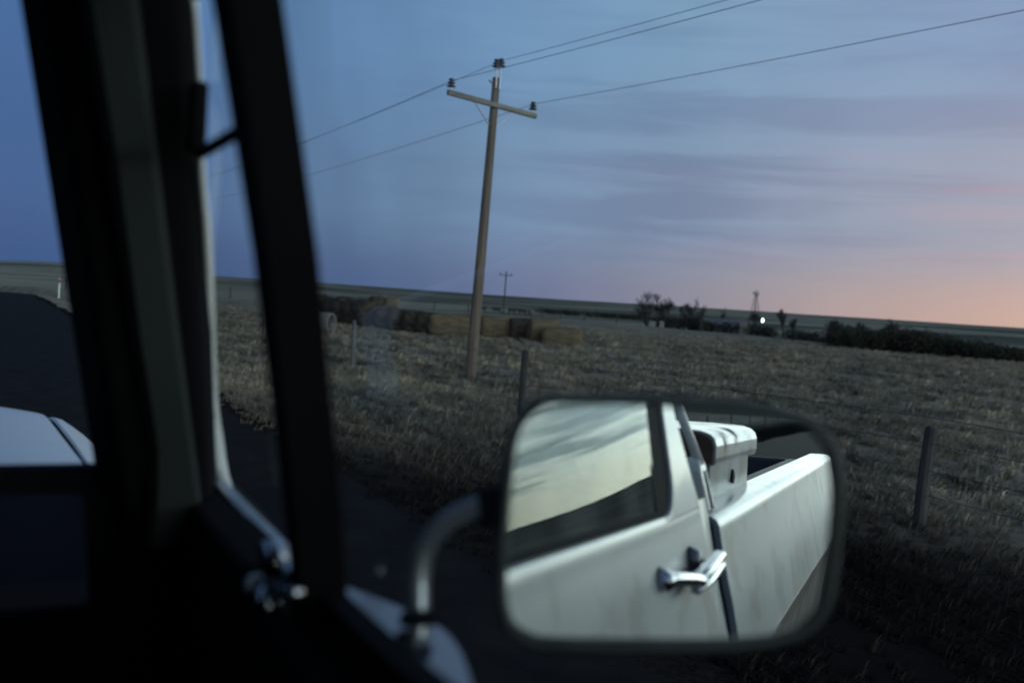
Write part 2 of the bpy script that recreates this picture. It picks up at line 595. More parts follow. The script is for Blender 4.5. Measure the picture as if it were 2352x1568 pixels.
# ------------------------------------------------------------------ grass
def tufts(name, pts, hgt, blades, m, lean=.35, width=.012, label=''):
    n = len(pts)
    hgt = np.asarray(hgt)
    tot = n * blades
    base = np.repeat(np.asarray(pts), blades, 0)
    h = np.repeat(hgt, blades) * nrng.uniform(.55, 1.1, tot)
    a = nrng.uniform(0, 2 * np.pi, tot)
    rad = np.repeat(hgt, blades) * .35 * np.sqrt(nrng.uniform(0, 1, tot))
    base = base + np.stack([np.cos(a) * rad, np.sin(a) * rad * 1.5, np.zeros(tot)], -1)
    ln = nrng.uniform(.1, 1.0, tot) * lean + .05
    dx = np.cos(a) * ln + .12
    dy = np.sin(a) * ln * 1.2 - nrng.uniform(.2, 1.3, tot)
    wv = np.stack([-np.sin(a + 1.2), np.cos(a + 1.2), np.zeros(tot)], -1) * (width * nrng.uniform(.6, 1.3, tot))[:, None] * np.repeat(np.clip(hgt / .3, .7, 2), blades)[:, None]
    p1 = base + np.stack([dx * .35 * h, dy * .35 * h, .6 * h], -1)
    p2 = base + np.stack([dx * h, dy * h, h * np.clip(1.05 - .45 * np.hypot(dx, dy), .35, 1)], -1)
    V = np.stack([base - wv, base + wv, p1 - wv * .8, p1 + wv * .8, p2], 1).reshape(-1, 3)
    V[:, 2] -= .02
    o = np.arange(tot)[:, None] * 5
    T = np.concatenate([o + np.array([[0, 1, 3]]), o + np.array([[0, 3, 2]]), o + np.array([[2, 3, 4]])], 1).reshape(-1, 3)
    me = bpy.data.meshes.new(name)
    me.vertices.add(len(V))
    me.vertices.foreach_set('co', V.ravel().astype('f'))
    me.loops.add(T.size)
    me.loops.foreach_set('vertex_index', T.ravel().astype('i'))
    me.polygons.add(len(T))
    me.polygons.foreach_set('loop_start', np.arange(0, T.size, 3).astype('i'))
    me.polygons.foreach_set('loop_total', np.full(len(T), 3, 'i'))
    me.update()
    return tag(link(name, me, None, m), label, None, None, 'stuff')


GRASS = mat('dry_grass', (.1, .09, .07), 1.0, spec=0.0)
t, b = nodes(GRASS)
f1 = tex(t, .9, 3, .5, obj=False, vscale=(1, .5, .3))
f2 = tex(t, .40, 5, .6, obj=False, vscale=(1, .5, .2))
c = RAMP(f1, [(.32, (.170, .156, .130)), (.50, (.275, .252, .207)), (.68, (.395, .358, .290))], nt=t)
c = MIX(1.0, c, RAMP(f2, [(.34, (.58, .63, .67)), (.66, (1.30, 1.25, 1.16))], nt=t), nt=t, mode='MULTIPLY')
pg = t.nodes.new('ShaderNodeNewGeometry')
sp = t.nodes.new('ShaderNodeSeparateXYZ')
t.links.new(pg.outputs['Position'], sp.inputs[0])
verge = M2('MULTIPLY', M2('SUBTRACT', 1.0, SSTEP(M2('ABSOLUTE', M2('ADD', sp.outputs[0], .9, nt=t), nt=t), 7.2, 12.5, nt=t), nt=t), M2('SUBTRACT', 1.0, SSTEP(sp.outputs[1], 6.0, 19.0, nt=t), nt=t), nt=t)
c = MIX(M2('MULTIPLY', verge, .97, nt=t), c, (.016, .0140, .0115), nt=t)  # same corner darkening put into the grass colour
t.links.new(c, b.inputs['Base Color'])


def scatter(n, amin, amax, rmin, rmax, power=2.0):
    a = np.radians(nrng.uniform(amin, amax, n))
    r = (nrng.uniform(0, 1, n) * (rmax ** power - rmin ** power) + rmin ** power) ** (1 / power)
    return r * np.sin(a), r * np.cos(a)


def grass_pts(n, *a, edge=-.15, power=2.0):
    x, y = scatter(n, *a, power=power)
    k = np.maximum(x - road_off(y) - ROAD_R, ROAD_L - x + road_off(y))
    cl = vnoise(x, y * .55, 1.6, 21) + .5 * vnoise(x, y * .55, .7, 22)
    ok = (k > edge + .4 * nrng.uniform(0, 1, n)) & (cl > nrng.uniform(-1.5, .15, n)) & (x < 61)
    x, y, k = x[ok], y[ok], k[ok]
    return np.stack([x, y, ground_z(x, y)], -1), k


P, k = grass_pts(17000, 6, 66, 2.8, 26, power=1.55)
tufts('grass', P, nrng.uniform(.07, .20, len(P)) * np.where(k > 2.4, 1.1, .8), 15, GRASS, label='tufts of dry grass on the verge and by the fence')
P, k = grass_pts(13000, 5, 62, 24, 78, power=1.5)
tufts('grass', P, nrng.uniform(.12, .28, len(P)), 10, GRASS, width=.026, label='dry grass covering the field beyond the fence')
P, k = grass_pts(3600, 7, 62, 12, 64, edge=2.0, power=1.5)
tufts('grass', P, nrng.uniform(.17, .34, len(P)), 44, GRASS, lean=.9, width=.016, label='big bunches of pale grass standing out of the field')
P, k = grass_pts(2600, 110, 250, 4, 45, power=1.3)
tufts('grass', P, nrng.uniform(.15, .32, len(P)), 12, GRASS, width=.02, label='dry grass behind the truck')
# ------------------------------------------------------------------ wire fences
POSTWOOD = vary(mat('weathered_post_wood', (.1, .095, .09), .9), (.050, .050, .052), (.125, .125, .125), 9, vscale=(1, 1, .15), bump=.5, bscale=30, bdist=.01)
POSTDARK = vary(mat('dark_post_wood', (.05, .048, .045), .9), (.015, .015, .017), (.036, .035, .034), 9, vscale=(1, 1, .15), bump=.5, bscale=30, bdist=.01)
WIRE = mat('fence_wire', (.035, .035, .038), .6, metal=.4)


def post_mesh(nm, rad, h, m, lean=.03):
    P = [(0, 0, -.35), (0, 0, .25), (lean * .5, 0, h * .6), (lean, .01, h * .97), (lean, .01, h)]
    V, F = tube_vf(P, [rad * 1.1, rad * 1.05, rad, rad * .95, rad * .7], 9)
    return mesh(nm, V, F, m, None, False)


def wire_fence(label, pts, hs, rad, mats_, wires=(1.15, .88, .60, .34)):
    root = empty('wire_fence', (pts[0][0], pts[0][1], gz(*pts[0])), label, 'fence', 'wire fences along the fields')
    inv = root.matrix_world.inverted()
    protos = {}
    top = []
    for i, (px, py) in enumerate(pts):
        key = (mats_[i % len(mats_)].name, i % 3)
        if key not in protos:
            protos[key] = post_mesh('fence_post', rad * (1 + .12 * (i % 3)), 1.0, mats_[i % len(mats_)], [.03, -.04, .015][i % 3])
            o = protos[key]
        else:
            o = protos[key].copy()
            COL.objects.link(o)
        o.parent = root
        z = gz(px, py)
        h = hs[i % len(hs)]
        o.location = Vector((px, py, z)) - root.location
        o.scale = (1, 1, h)
        o.rotation_euler = (0, 0, rng.uniform(0, 6))
        top.append((px, py, z))
    for w in wires:
        V, F = [], []
        path = []
        for i in range(len(top) - 1):
            a, b_ = Vector(top[i]), Vector(top[i + 1])
            for k in range(4):
                q = a.lerp(b_, k / 4)
                q.z += w - .03 * math.sin(math.pi * k / 4)
                path.append(q - root.location)
        path.append(Vector(top[-1]) + Vector((0, 0, w)) - root.location)
        V, F = tube_vf(path, .0035 if rad > .05 else .004, 4)
        mesh('wire', V, F, WIRE, root)
    return root


fy = [-52, -43.2, -34.5, -25.5, -17, -8.4, -1.2, 7.2, 16.2, 24.55, 35.0, 43.6, 52.5, 61, 70, 79, 88, 97, 106, 115, 124, 133]
pts = [({7.2: 8.57, 16.2: 8.54, 24.55: 7.98, 35.0: 8.09}.get(y, 8.75 - .022 * y if y > 5 else 8.6), y) for y in fy]
wire_fence('barbed wire fence of weathered posts running beside the road in front of the utility pole', pts, [1.3, 1.3, 1.3, 1.06], .058, [POSTDARK, POSTWOOD, POSTWOOD, POSTDARK])
pts = [(62 + 1.5 * math.sin(y * .11), y) for y in np.arange(30, 120, 6.4)]
wire_fence('far fence of thin posts along the edge of the grass field below the farm trees', pts, [1.15, 1.25], .05, [POSTDARK], (1.0, .6))
pts = [(-9.6, y) for y in np.arange(-110, 120, 7.3)]
wire_fence('fence across the road, seen only in the mirror', pts, [.95, 1.05], .04, [POSTWOOD], (.9, .6, .3))
pts = [(8.6 - .022 * 112 + i * 5.5, 112 + i * 1.2) for i in range(1, 12)]
wire_fence('distant cross fence meeting the roadside fence beyond the hay', pts, [1.3, 1.2], .06, [POSTDARK], (1.0, .6))

# white reflector post by the road far ahead
mk = empty('marker_post', (3.05, 72, gz(3.05, 72)), 'small white marker post at the road edge far ahead of the hood', 'post')
V, F = tube_vf([(0, 0, -.2), (0, 0, 1.0)], .045, 8)
mesh('post', V, F, mat('white_marker', (.55, .56, .54), .6), mk)
V, F = box_vf(-.05, .05, -.075, -.06, 1.2, 1.38)
mesh('reflector', V, F, mat('amber_reflector', (.25, .09, .02), .3), mk)

# ------------------------------------------------------------------ utility pole in the field and its wires
PW = mat('pole_wood', (.1, .07, .05), .85)
t, b = nodes(PW)
f = tex(t, 5, 5, .6, vscale=(3, 3, .12))
c = RAMP(f, [(.30, (.040, .033, .028)), (.55, (.095, .074, .060)), (.75, (.15, .12, .097))], nt=t)
t.links.new(c, b.inputs['Base Color'])
bp = t.nodes.new('ShaderNodeBump')
bp.inputs['Strength'].default_value = .5
bp.inputs['Distance'].default_value = .01
t.links.new(tex(t, 22, 4, .6, vscale=(3, 3, .1)), bp.inputs['Height'])
t.links.new(bp.outputs[0], b.inputs['Normal'])
ARMW = vary(mat('crossarm_wood', (.16, .15, .12), .85), (.075, .070, .058), (.17, .158, .128), 4, vscale=(.3, 3, 3), bump=.4, bscale=25, bdist=.008)
STEEL = mat('galvanised_steel', (.30, .31, .33), .45, metal=.8)
INS = mat('dark_glazed_porcelain', (.012, .012, .020), .15, coat=.5)
LAZ = R(-3.5)
LDIR = Vector((math.sin(LAZ), math.cos(LAZ), 0))
PB = Vector((10.66, 23.14, gz(10.66, 23.14)))
up_root = empty('utility_pole', PB, 'tall brown wooden utility pole with a crossarm and dark insulators standing in the grass', 'utility pole', 'utility poles')


def lp(*p):
    return Vector(p) - PB


ztop = 7.14
V, F = tube_vf([(0, 0, -.5), (.0, 0, .3), (.06, -.02, 2.5), (.12, -.04, 5.0), (.18, -.06, ztop - PB.z)], [.165, .148, .132, .116, .098], 18)
mesh('pole', V, F, PW, up_root, True)
AL, AR = Vector((9.36, 22.68, 6.50)), Vector((12.12, 23.27, 6.375))
AL, AR = AL - LDIR * .0, AR
d = (AR - AL).normalized()
ac = lp(*((AL + AR) / 2)) + Vector((0, -.02, 0))
V, F = box_vf(-(AR - AL).length / 2, (AR - AL).length / 2, -.05, .05, -.062, .062)
arm = mesh('crossarm', V, F, ARMW, up_root)
bev(arm, .006)
yv = Vector((0, 0, 1)).cross(d).normalized()
zv = d.cross(yv)
arm.matrix_local = Matrix(((d.x, yv.x, zv.x, ac.x), (d.y, yv.y, zv.y, ac.y), (d.z, yv.z, zv.z, ac.z), (0, 0, 0, 1)))
mid_arm = lp(*(AL + (AR - AL) * .52))
for s in (-1, 1):
    a = mid_arm + d * (.62 * s) + Vector((0, .0, -.06))
    e = Vector((.155 + .0 * s, -.055, 5.93 - PB.z)) + d * (.11 * s)
    V, F = tube_vf([a, e], [.017, .017], 6)
    mesh('brace', V, F, STEEL, up_root)


def lathe_vf(prof, c, n=14):
    V, F = [], []
    for r_, z_ in prof:
        for k in range(n):
            a = 2 * math.pi * k / n
            V.append((c[0] + r_ * math.cos(a), c[1] + r_ * math.sin(a), c[2] + z_))
    for i in range(len(prof) - 1):
        for k in range(n):
            F.append((i * n + k, i * n + (k + 1) % n, (i + 1) * n + (k + 1) % n, (i + 1) * n + k))
    F.append(tuple(range(n - 1, -1, -1)))
    F.append(tuple((len(prof) - 1) * n + k for k in range(n)))
    return V, F


IPROF = [(.05, 0), (.108, .012), (.115, .035), (.065, .06), (.065, .085), (.095, .10), (.095, .12), (.055, .14), (.05, .16), (.07, .175), (.066, .205), (.03, .22)]
ins_tops = []
for base in (lp(*AL) + d * .10 + Vector((0, 0, .062)), lp(*AR) - d * .10 + Vector((0, 0, .062))):
    V, F = tube_vf([base - Vector((0, 0, .02)), base + Vector((0, 0, .09))], .012, 6)
    pin = mesh('insulator_pin', V, F, STEEL, up_root)
    V, F = lathe_vf(IPROF, base + Vector((0, 0, .075)))
    mesh('insulator', V, F, INS, up_root, True)
    ins_tops.append(base + Vector((0, 0, .075 + .16)) + PB)
# ridge pin bracket at the pole top carrying two insulators side by side
pt = Vector((.18, -.06, ztop - PB.z))
for s in (-1, 1):
    V, F = tube_vf([pt + d * (.055 * s) + Vector((0, -.10, -.28)), pt + d * (.06 * s) + Vector((0, -.09, .27))], .021, 6)
    mesh('ridge_pin', V, F, STEEL, up_root)
for s, dz in ((-1, 0), (1, .05)):
    V, F = lathe_vf(IPROF, pt + d * (.075 * s) + Vector((0, -.09, .22 + dz)))
    mesh('insulator', V, F, INS, up_root, True)
ins_tops.insert(1, pt + d * .075 + Vector((0, -.09, .22 + .05 + .16)) + PB)
V, F = tube_vf([Vector((.17, -.06, 6.98 - PB.z)) - d * .10, Vector((.17, -.06, 6.98 - PB.z)) - d * .22 + Vector((0, 0, .05))], [.03, .022], 8)
mesh('bolt', V, F, STEEL, up_root)

# neighbouring poles of the line are out of view; the wires run on to where they stand
CAB = mat('power_wire', (.17, .21, .28), .7)
for p0, lab in zip(ins_tops, ('overhead wire from the road-side end of the crossarm', 'overhead wire from the insulator on top of the utility pole', 'overhead wire from the field-side end of the crossarm, lowest of three')):
    path = []
    for s in (-1, 1):
        p1 = p0 + LDIR * (72 * s) + Vector((0, 0, .15))
        n = 30
        seq = []
        for k in range(n + 1):
            tt = k / n
            q = p0.lerp(p1, tt)
            q.z -= 4 * .80 * tt * (1 - tt)
            seq.append(q)
        path = (list(reversed(seq)) + path[1:]) if s < 0 else path[:-1] + seq
    V, F = tube_vf([q - p0 for q in path], .0072, 6)
    o = mesh('power_line', V, F, CAB, None, True)
    o.location = p0
    tag(o, lab, 'power line', 'wires of the power line')


def small_pole(x, y, h, label):
    z = gz(x, y)
    r_ = empty('utility_pole', (x, y, z), label, 'utility pole', 'utility poles')
    V, F = tube_vf([(0, 0, -.5), (.08, 0, h)], [.17, .12], 8)
    mesh('pole', V, F, POSTDARK, r_)
    V, F = box_vf(-1.35, 1.35, -.06, .06, h - .55, h - .40)
    mesh('crossarm', V, F, POSTDARK, r_)
    for q in (-1.25, 1.25, .08):
        V, F = lathe_vf([(a * 1.5, b_ * 1.5) for a, b_ in IPROF[::2]], (q, 0, h - .40 if abs(q) > 1 else h), 8)
        mesh('insulator', V, F, INS, r_)


small_pole(88.9, 179.1, 6.3 - gz(88.9, 179.1), 'thin far utility pole standing beyond the hay bales')

# ------------------------------------------------------------------ hay
HAY = mat('weathered_hay', (.12, .09, .05), .95, spec=.1)
t, b = nodes(HAY)
f = tex(t, 3.0, 6, .65, vscale=(.6, 1, 2.2))
f2 = tex(t, 26, 3, .6, vscale=(.3, 1, 1.4))
c = RAMP(f, [(.32, (.045, .037, .027)), (.52, (.110, .088, .058)), (.72, (.18, .142, .09))], nt=t)
c = MIX(.4, c, RAMP(f2, [(.35, (.032, .028, .022)), (.65, (.14, .115, .075))], nt=t), nt=t)
t.links.new(c, b.inputs['Base Color'])
bp = t.nodes.new('ShaderNodeBump')
bp.inputs['Strength'].default_value = .9
bp.inputs['Distance'].default_value = .05
t.links.new(f2, bp.inputs['Height'])
t.links.new(bp.outputs[0], b.inputs['Normal'])
OLD_SHADE_HAY = vary(mat('old_shaded_hay', (.05, .045, .04), .95, spec=.1), (.020, .018, .016), (.066, .056, .044), 3.5, vscale=(.6, 1, 2), bump=.9, bscale=22, bdist=.05)  # dark hay for old bales and for the shaded side of a row


def bale_block(nm, sx_, sy_, sz_, m, p=4.0, seed=0, amp=.035):
    """rounded-off baled block: superellipsoid, lumpy, with loose straw sticking out"""
    bm = bmesh.new()
    bmesh.ops.create_cube(bm, size=2)
    bmesh.ops.subdivide_edges(bm, edges=bm.edges, cuts=9, use_grid_fill=True)
    for v in bm.verts:
        c_ = v.co
        n_ = (abs(c_.x) ** p + abs(c_.y) ** p + abs(c_.z) ** p) ** (1 / p)
        q = c_ / n_
        nn = noise.noise(Vector((q.x * 2.2 + seed, q.y * 2.2, q.z * 2.2))) * amp + noise.noise(Vector((q.x * 7 + seed, q.y * 7, q.z * 7))) * amp * .6
        v.co = Vector((q.x * sx_ / 2, q.y * sy_ / 2, q.z * sz_ / 2)) * (1 + nn)
    for i in range(160):
        f_ = bm.faces
        q = Vector((rng.uniform(-1, 1), rng.uniform(-1, 1), rng.uniform(-.6, 1)))
        n_ = (abs(q.x) ** p + abs(q.y) ** p + abs(q.z) ** p) ** (1 / p)
        q = q / n_
        q = Vector((q.x * sx_ / 2, q.y * sy_ / 2, q.z * sz_ / 2))
        dd = (q.normalized() + Vector((rng.uniform(-1, 1), rng.uniform(-1, 1), rng.uniform(-1, .6)))).normalized() * rng.uniform(.06, .16)
        sd_ = Vector((rng.uniform(-1, 1), rng.uniform(-1, 1), rng.uniform(-1, 1))).normalized() * .012
        vs = [bm.verts.new(x_) for x_ in (q - sd_, q + sd_, q + dd)]
        bm.faces.new(vs)
    me_ = bpy.data.meshes.new(nm)
    bm.to_mesh(me_)
    bm.free()
    return link(nm, me_, None, m, True)


def round_bale(nm, r_, w, m, seed):
    V, F = [], []
    n, k_ = 28, 7
    for i in range(k_ + 4):
        tt = [0, 0, .02, .08, .25, .5, .75, .92, .98, 1, 1][i]
        rr = [0, .80, .92, .98, 1, 1.01, 1, .98, .92, .80, 0][i]
        for a_ in range(n):
            a = 2 * math.pi * a_ / n
            q = 1 + .04 * noise.noise(Vector((math.cos(a) * 2 + seed, math.sin(a) * 2, tt * 3)))
            zz = math.sin(a) * r_ * rr * q
            zz = max(zz, -r_ * .86)
            V.append(((tt - .5) * w, math.cos(a) * r_ * rr * q * 1.04, zz + r_ * .86))
    for i in range(k_ + 3):
        for a_ in range(n):
            F.append((i * n + a_, i * n + (a_ + 1) % n, (i + 1) * n + (a_ + 1) % n, (i + 1) * n + a_))
    return mesh(nm, V, F, m, None, True)


def put(o, x, y, rz, lab, group, cat='hay bale', dz=0.0):
    o.location = (x, y, gz(x, y) + dz)
    o.rotation_euler = (rng.uniform(-.02, .02), rng.uniform(-.03, .03), rz)
    tag(o, lab, cat, group)


uA, vA = Vector((.954, -.30)), Vector((-.27, .963))
rzA = math.atan2(-.30, .954)
cA = Vector((18.54, 44.57)) + uA * 1.1
ordn = ['front', 'second', 'third', 'fourth', 'fifth']
GH = 'straw bales standing in rows behind the utility pole'
for i in range(5):
    q = cA + vA * (.52 + i * 1.16) + uA * rng.uniform(-.10, .10)
    o = bale_block('hay_bale', 2.2, 1.02, 1.12 + rng.uniform(-.05, .05), HAY if i < 1 else OLD_SHADE_HAY, 5, i * 3.1, .06)  # bales behind the first: shade on the row's side put into their colour
    put(o, q.x, q.y, rzA + rng.uniform(-.04, .04), f'{ordn[i]} bale of the left-hand row, counted from the pale end by the utility pole', GH, dz=.52)
for i in range(3):
    q = Vector((21.87, 44.18)) + Vector((-.15, .98)) * (.5 + i * 1.2)
    o = bale_block('hay_bale', 1.85, 1.05, 1.10, HAY, 5, 20 + i * 3.1, .06)
    put(o, q.x, q.y, -.05 + rng.uniform(-.04, .04), f'{ordn[i]} bale of the middle row, just right of the utility pole', GH, dz=.52)
q = Vector((23.55, 41.05))
put(bale_block('hay_bale', 1.95, 1.0, .86, HAY, 4.5, 41, .06), q.x, q.y, -.46, 'low rounded straw bale at the right-hand end of the hay', GH, dz=.40)
o = round_bale('hay_bale', .66, 1.5, HAY, 5.5)
put(o, 23.35, 42.55, -.25, 'large round bale lying behind the low bale at the right-hand end', GH)
o = round_bale('hay_bale', .60, 1.4, OLD_SHADE_HAY, 8.5)
put(o, 23.0, 44.0, -.2, 'dark round bale in the gap between the middle row and the right-hand end', GH)
GD = 'old dark round bales in a line'
for i in range(9):
    tt = i / 8
    o = round_bale('hay_bale', .70 + rng.uniform(-.05, .04), 1.25, OLD_SHADE_HAY, i * 2.7)
    o.scale = (1, 1.1, 1.18)
    put(o, 17.15 - tt * 1.7, 50.9 + tt * 10.5, 1.70 + rng.uniform(-.08, .08), f'old dark round bale, number {["one","two","three","four","five","six","seven","eight","nine"][i]} in the line going back from the straw rows', GD)
for i, (x, y, r_) in enumerate(((40.3, 116, .72), (42.2, 115.6, .72), (41.2, 117.4, .75))):
    o = round_bale('hay_bale', r_, 1.6, HAY if i == 1 else OLD_SHADE_HAY, 50 + i)
    put(o, x, y, [.2, -.5, 1.2][i], ['dark round bale at the left of the far pile', 'yellowish round bale at the right of the far pile', 'dark round bale at the back of the far pile'][i], 'bales of the far pile')

# concrete pipe section lying in the grass
V, F = [], []
n = 28
prof = [(.46, 0), (.46, 1.3), (.36, 1.3), (.36, 0)]
for rr, xx in prof:
    for k_ in range(n):
        a = 2 * math.pi * k_ / n
        V.append((xx - .65, math.cos(a) * rr, math.sin(a) * rr))
for i in range(4):
    for k_ in range(n):
        F.append((i * n + k_, i * n + (k_ + 1) % n, ((i + 1) % 4) * n + (k_ + 1) % n, ((i + 1) % 4) * n + k_))
o = mesh('culvert_pipe', V, F, vary(mat('pale_concrete', (.2, .2, .19), .9), (.08, .08, .078), (.15, .148, .14), 4, bump=.3, bscale=30), None, True)
bev(o, .02)
o.location = (11.75, 41.2, gz(11.75, 41.2) + .42)
o.rotation_euler = (0, 0, R(-44))
tag(o, 'pale hollow concrete pipe section lying in the grass left of the utility pole', 'pipe')

# ------------------------------------------------------------------ cattle, far off
HIDE = mat('black_cattle_hide', (.012, .011, .010), .8)


def cow_vf():
    secs = [(-1.05, 1.05, .06, .10), (-1.0, 1.05, .22, .28), (-.7, 1.02, .34, .40), (-.2, .98, .38, .44), (.35, 1.0, .33, .42), (.75, 1.08, .24, .34), (1.0, 1.12, .15, .22), (1.25, 1.05, .11, .15), (1.45, .95, .12, .14), (1.68, .80, .08, .09), (1.74, .77, .03, .04)]
    V, F = [], []
    n = 10
    for x, z, ry, rz_ in secs:
        for k in range(n):
            a = 2 * math.pi * k / n
            V.append((x, math.cos(a) * ry, z + math.sin(a) * rz_))
    for i in range(len(secs) - 1):
        for k in range(n):
            F.append((i * n + k, i * n + (k + 1) % n, (i + 1) * n + (k + 1) % n, (i + 1) * n + k))
    out = [(V, F)]
    for x in (.62, -.78):
        for y in (-.19, .19):
            bx = -.08 if x < 0 else 0
            out.append(tube_vf([(x, y, .9), (x + bx * .5 + .05 * (x < 0), y, .62), (x + bx, y, .38), (x, y, 0)], [.13, .085, .06, .055], 6))
    out.append(tube_vf([(-1.03, 0, 1.15), (-1.12, 0, .9), (-1.12, 0, .5)], [.03, .02, .035], 5))
    for y in (-.14, .14):
        out.append(tube_vf([(1.36, y * .6, 1.05), (1.33, y * 1.5, 1.08)], [.05, .02], 5))
    return join(*out)


V, F = cow_vf()
c0 = mesh('cow', V, F, HIDE, None, True)
for i, (x, y, rz_, sc) in enumerate(((93.5, 198.5, .3, 1), (96.3, 197.6, 2.7, .95), (99.6, 196.2, .1, 1.05), (101.6, 195.6, 3.0, 1), (103.2, 195.0, 1.0, .9))):
    o = c0 if i == 0 else c0.copy()
    if i:
        COL.objects.link(o)
    o.location = (x, y, gz(x, y))
    o.rotation_euler = (0, 0, rz_)
    o.scale = (sc,) * 3
    tag(o, 'tiny dark cow standing far out, ' + ['leftmost of five', 'second from left of five', 'middle one beside the far utility pole', 'fourth from left of five', 'rightmost of five'][i], 'cow', 'cattle grazing in the distance')

# ------------------------------------------------------------------ bare trees, shrubs, farmstead
BARK = vary(mat('dark_bark', (.03, .028, .026), .95), (.016, .015, .015), (.040, .036, .034), 5, vscale=(1, 1, .2))
TWIG = mat('bare_twigs', (.026, .023, .022), .95)
LEAF = vary(mat('dark_shrub_foliage', (.02, .022, .017), .9, spec=.1), (.010, .012, .009), (.032, .034, .024), 1.3, obj=False)


def tree(x, y, h, spread, label, trunks=1, seed=0, tk=.16, levels=6, group='bare trees around the farm'):
    r_ = random.Random(seed)
    z = gz(x, y)
    root = empty('bare_tree', (x, y, z), label, 'tree', group)
    tr, cr_ = [], []

    def grow(p, d_, ln, rad, lev):
        n = 3
        P_, q = [p], p
        dd = d_
        for k in range(n):
            dd = (dd + Vector((r_.uniform(-.22, .22), r_.uniform(-.22, .22), r_.uniform(-.05, .15)))).normalized()
            q = q + dd * ln / n
            P_.append(q)
        rads = [rad * (1 - .4 * k / n) for k in range(n + 1)]
        (tr if lev <= 1 else cr_).append(tube_vf(P_, rads, 6 if lev <= 1 else 3, cap=False))
        if lev >= levels:
            return
        for c_ in range(r_.choice((2, 3)) + (1 if lev in (1, 2, 3) else 0)):
            ax = r_.uniform(0, 2 * math.pi)
            tilt = r_.uniform(.25, .75) * spread
            side_ = Vector((math.cos(ax), math.sin(ax), 0))
            nd = (dd * math.cos(tilt) + side_ * math.sin(tilt) + Vector((0, 0, .12))).normalized()
            st = P_[r_.choice((1, 2, 3, 3))]
            grow(st, nd, ln * r_.uniform(.60, .82), max(rads[-1] * r_.uniform(.55, .75), .022), lev + 1)

    for k in range(trunks):
        a = r_.uniform(0, 6.28)
        lean = .0 if trunks == 1 else .38
        grow(Vector((math.cos(a) * .15 * (trunks > 1), math.sin(a) * .15 * (trunks > 1), -.3)), Vector((math.cos(a) * lean, math.sin(a) * lean, 1)).normalized(), h * .34, tk, 0)
    V, F = join(*tr)
    s = h / max(v.z for vf in cr_ for v in vf[0])
    tk_o = mesh('trunk', V, F, BARK, root)
    V, F = join(*cr_)
    co = mesh('crown', V, F, TWIG, root)
    for o in (tk_o, co):
        o.scale = (s, s, s)
    return root


def T(x, y, top, *a, **k):
    return tree(x, y, top - gz(x, y), *a, **k)


T(108.2, 156.2, 4.6, 1.2, 'tallest spreading bare tree at the left end of the farm grove', trunks=2, seed=4, tk=.24)
T(111.1, 154.1, 4.0, 1.0, 'dense upright bare tree second from the left in the farm grove', trunks=2, seed=9, tk=.2)
T(113.4, 152.4, 2.9, .95, 'slight bare tree in the middle of the farm grove', trunks=1, seed=14, tk=.14)
T(112.6, 146.8, 3.8, 1.1, 'round headed bare tree at the right end of the farm grove', trunks=2, seed=21, tk=.22)
T(110.4, 157.0, 1.9, .8, 'low bare tree behind the tallest tree of the grove', trunks=2, seed=23, tk=.16)
T(132.8, 156.2, 1.9, 1.0, 'low spreading bare tree at the foot of the windmill', trunks=2, seed=31, tk=.16)
T(114.2, 125.9, 2.7, .28, 'narrow poplar like bare tree right of the yard light', trunks=1, seed=37, tk=.13)
T(115.0, 125.2, 1.3, .28, 'short narrow bare tree beside the poplar like one', trunks=1, seed=39, tk=.10)
T(131.6, 163.6, 2.4, .22, 'lone narrow bare tree left of the windmill', trunks=1, seed=41, tk=.12)
T(98.7, 99.3, 1.5, 1.0, 'wide dark bare tree beside the grey farm roof', trunks=3, seed=47, tk=.18)
T(88.6, 80.9, 2.0, .8, 'small bare tree rising over the dark thicket', trunks=2, seed=53, tk=.12)
T(84.5, 80.5, 1.5, .8, 'scrubby bare sapling over the left part of the thicket', trunks=2, seed=59, tk=.08)


def leaf_clump(c_, rx, ry, rz_, n, s, r_):
    V, F = [], []
    for i in range(n):
        while True:
            q = Vector((r_.uniform(-1, 1), r_.uniform(-1, 1), r_.uniform(-1, 1)))
            if q.length < 1:
                break
        q = q * (1 + .25 * noise.noise(q * 2.5 + Vector(c_)))
        p = Vector(c_) + Vector((q.x * rx, q.y * ry, q.z * rz_))
        a, b_ = (Vector((r_.uniform(-1, 1), r_.uniform(-1, 1), r_.uniform(-1, 1))).normalized() for _ in range(2))
        k = s * r_.uniform(.5, 1.3)
        o = len(V)
        V += [p, p + a * k, p + b_ * k]
        F.append((o, o + 1, o + 2))
    return V, F


def shrub(x, y, rx, h, label, seed, n=900):
    r_ = random.Random(seed)
    z = gz(x, y)
    root = empty('shrub', (x, y, z), label, 'shrub', 'dark shrubs about the farmyard')
    parts = []
    for k in range(5):
        parts.append(leaf_clump((r_.uniform(-.5, .5) * rx, r_.uniform(-.5, .5) * rx, h * r_.uniform(.35, .6)), rx * .6, rx * .6, h * .42, n // 5, .26, r_))
    V, F = join(*parts)
    mesh('foliage', V, F, LEAF, root)
    V, F = join(*[tube_vf([(0, 0, -.2), (r_.uniform(-.5, .5) * rx, r_.uniform(-.5, .5) * rx, h * 1.02)], [.06, .015], 4) for _ in range(9)])
    mesh('stem', V, F, TWIG, root)


def polar(az, D):
    return D * math.sin(R(az)), D * math.cos(R(az))


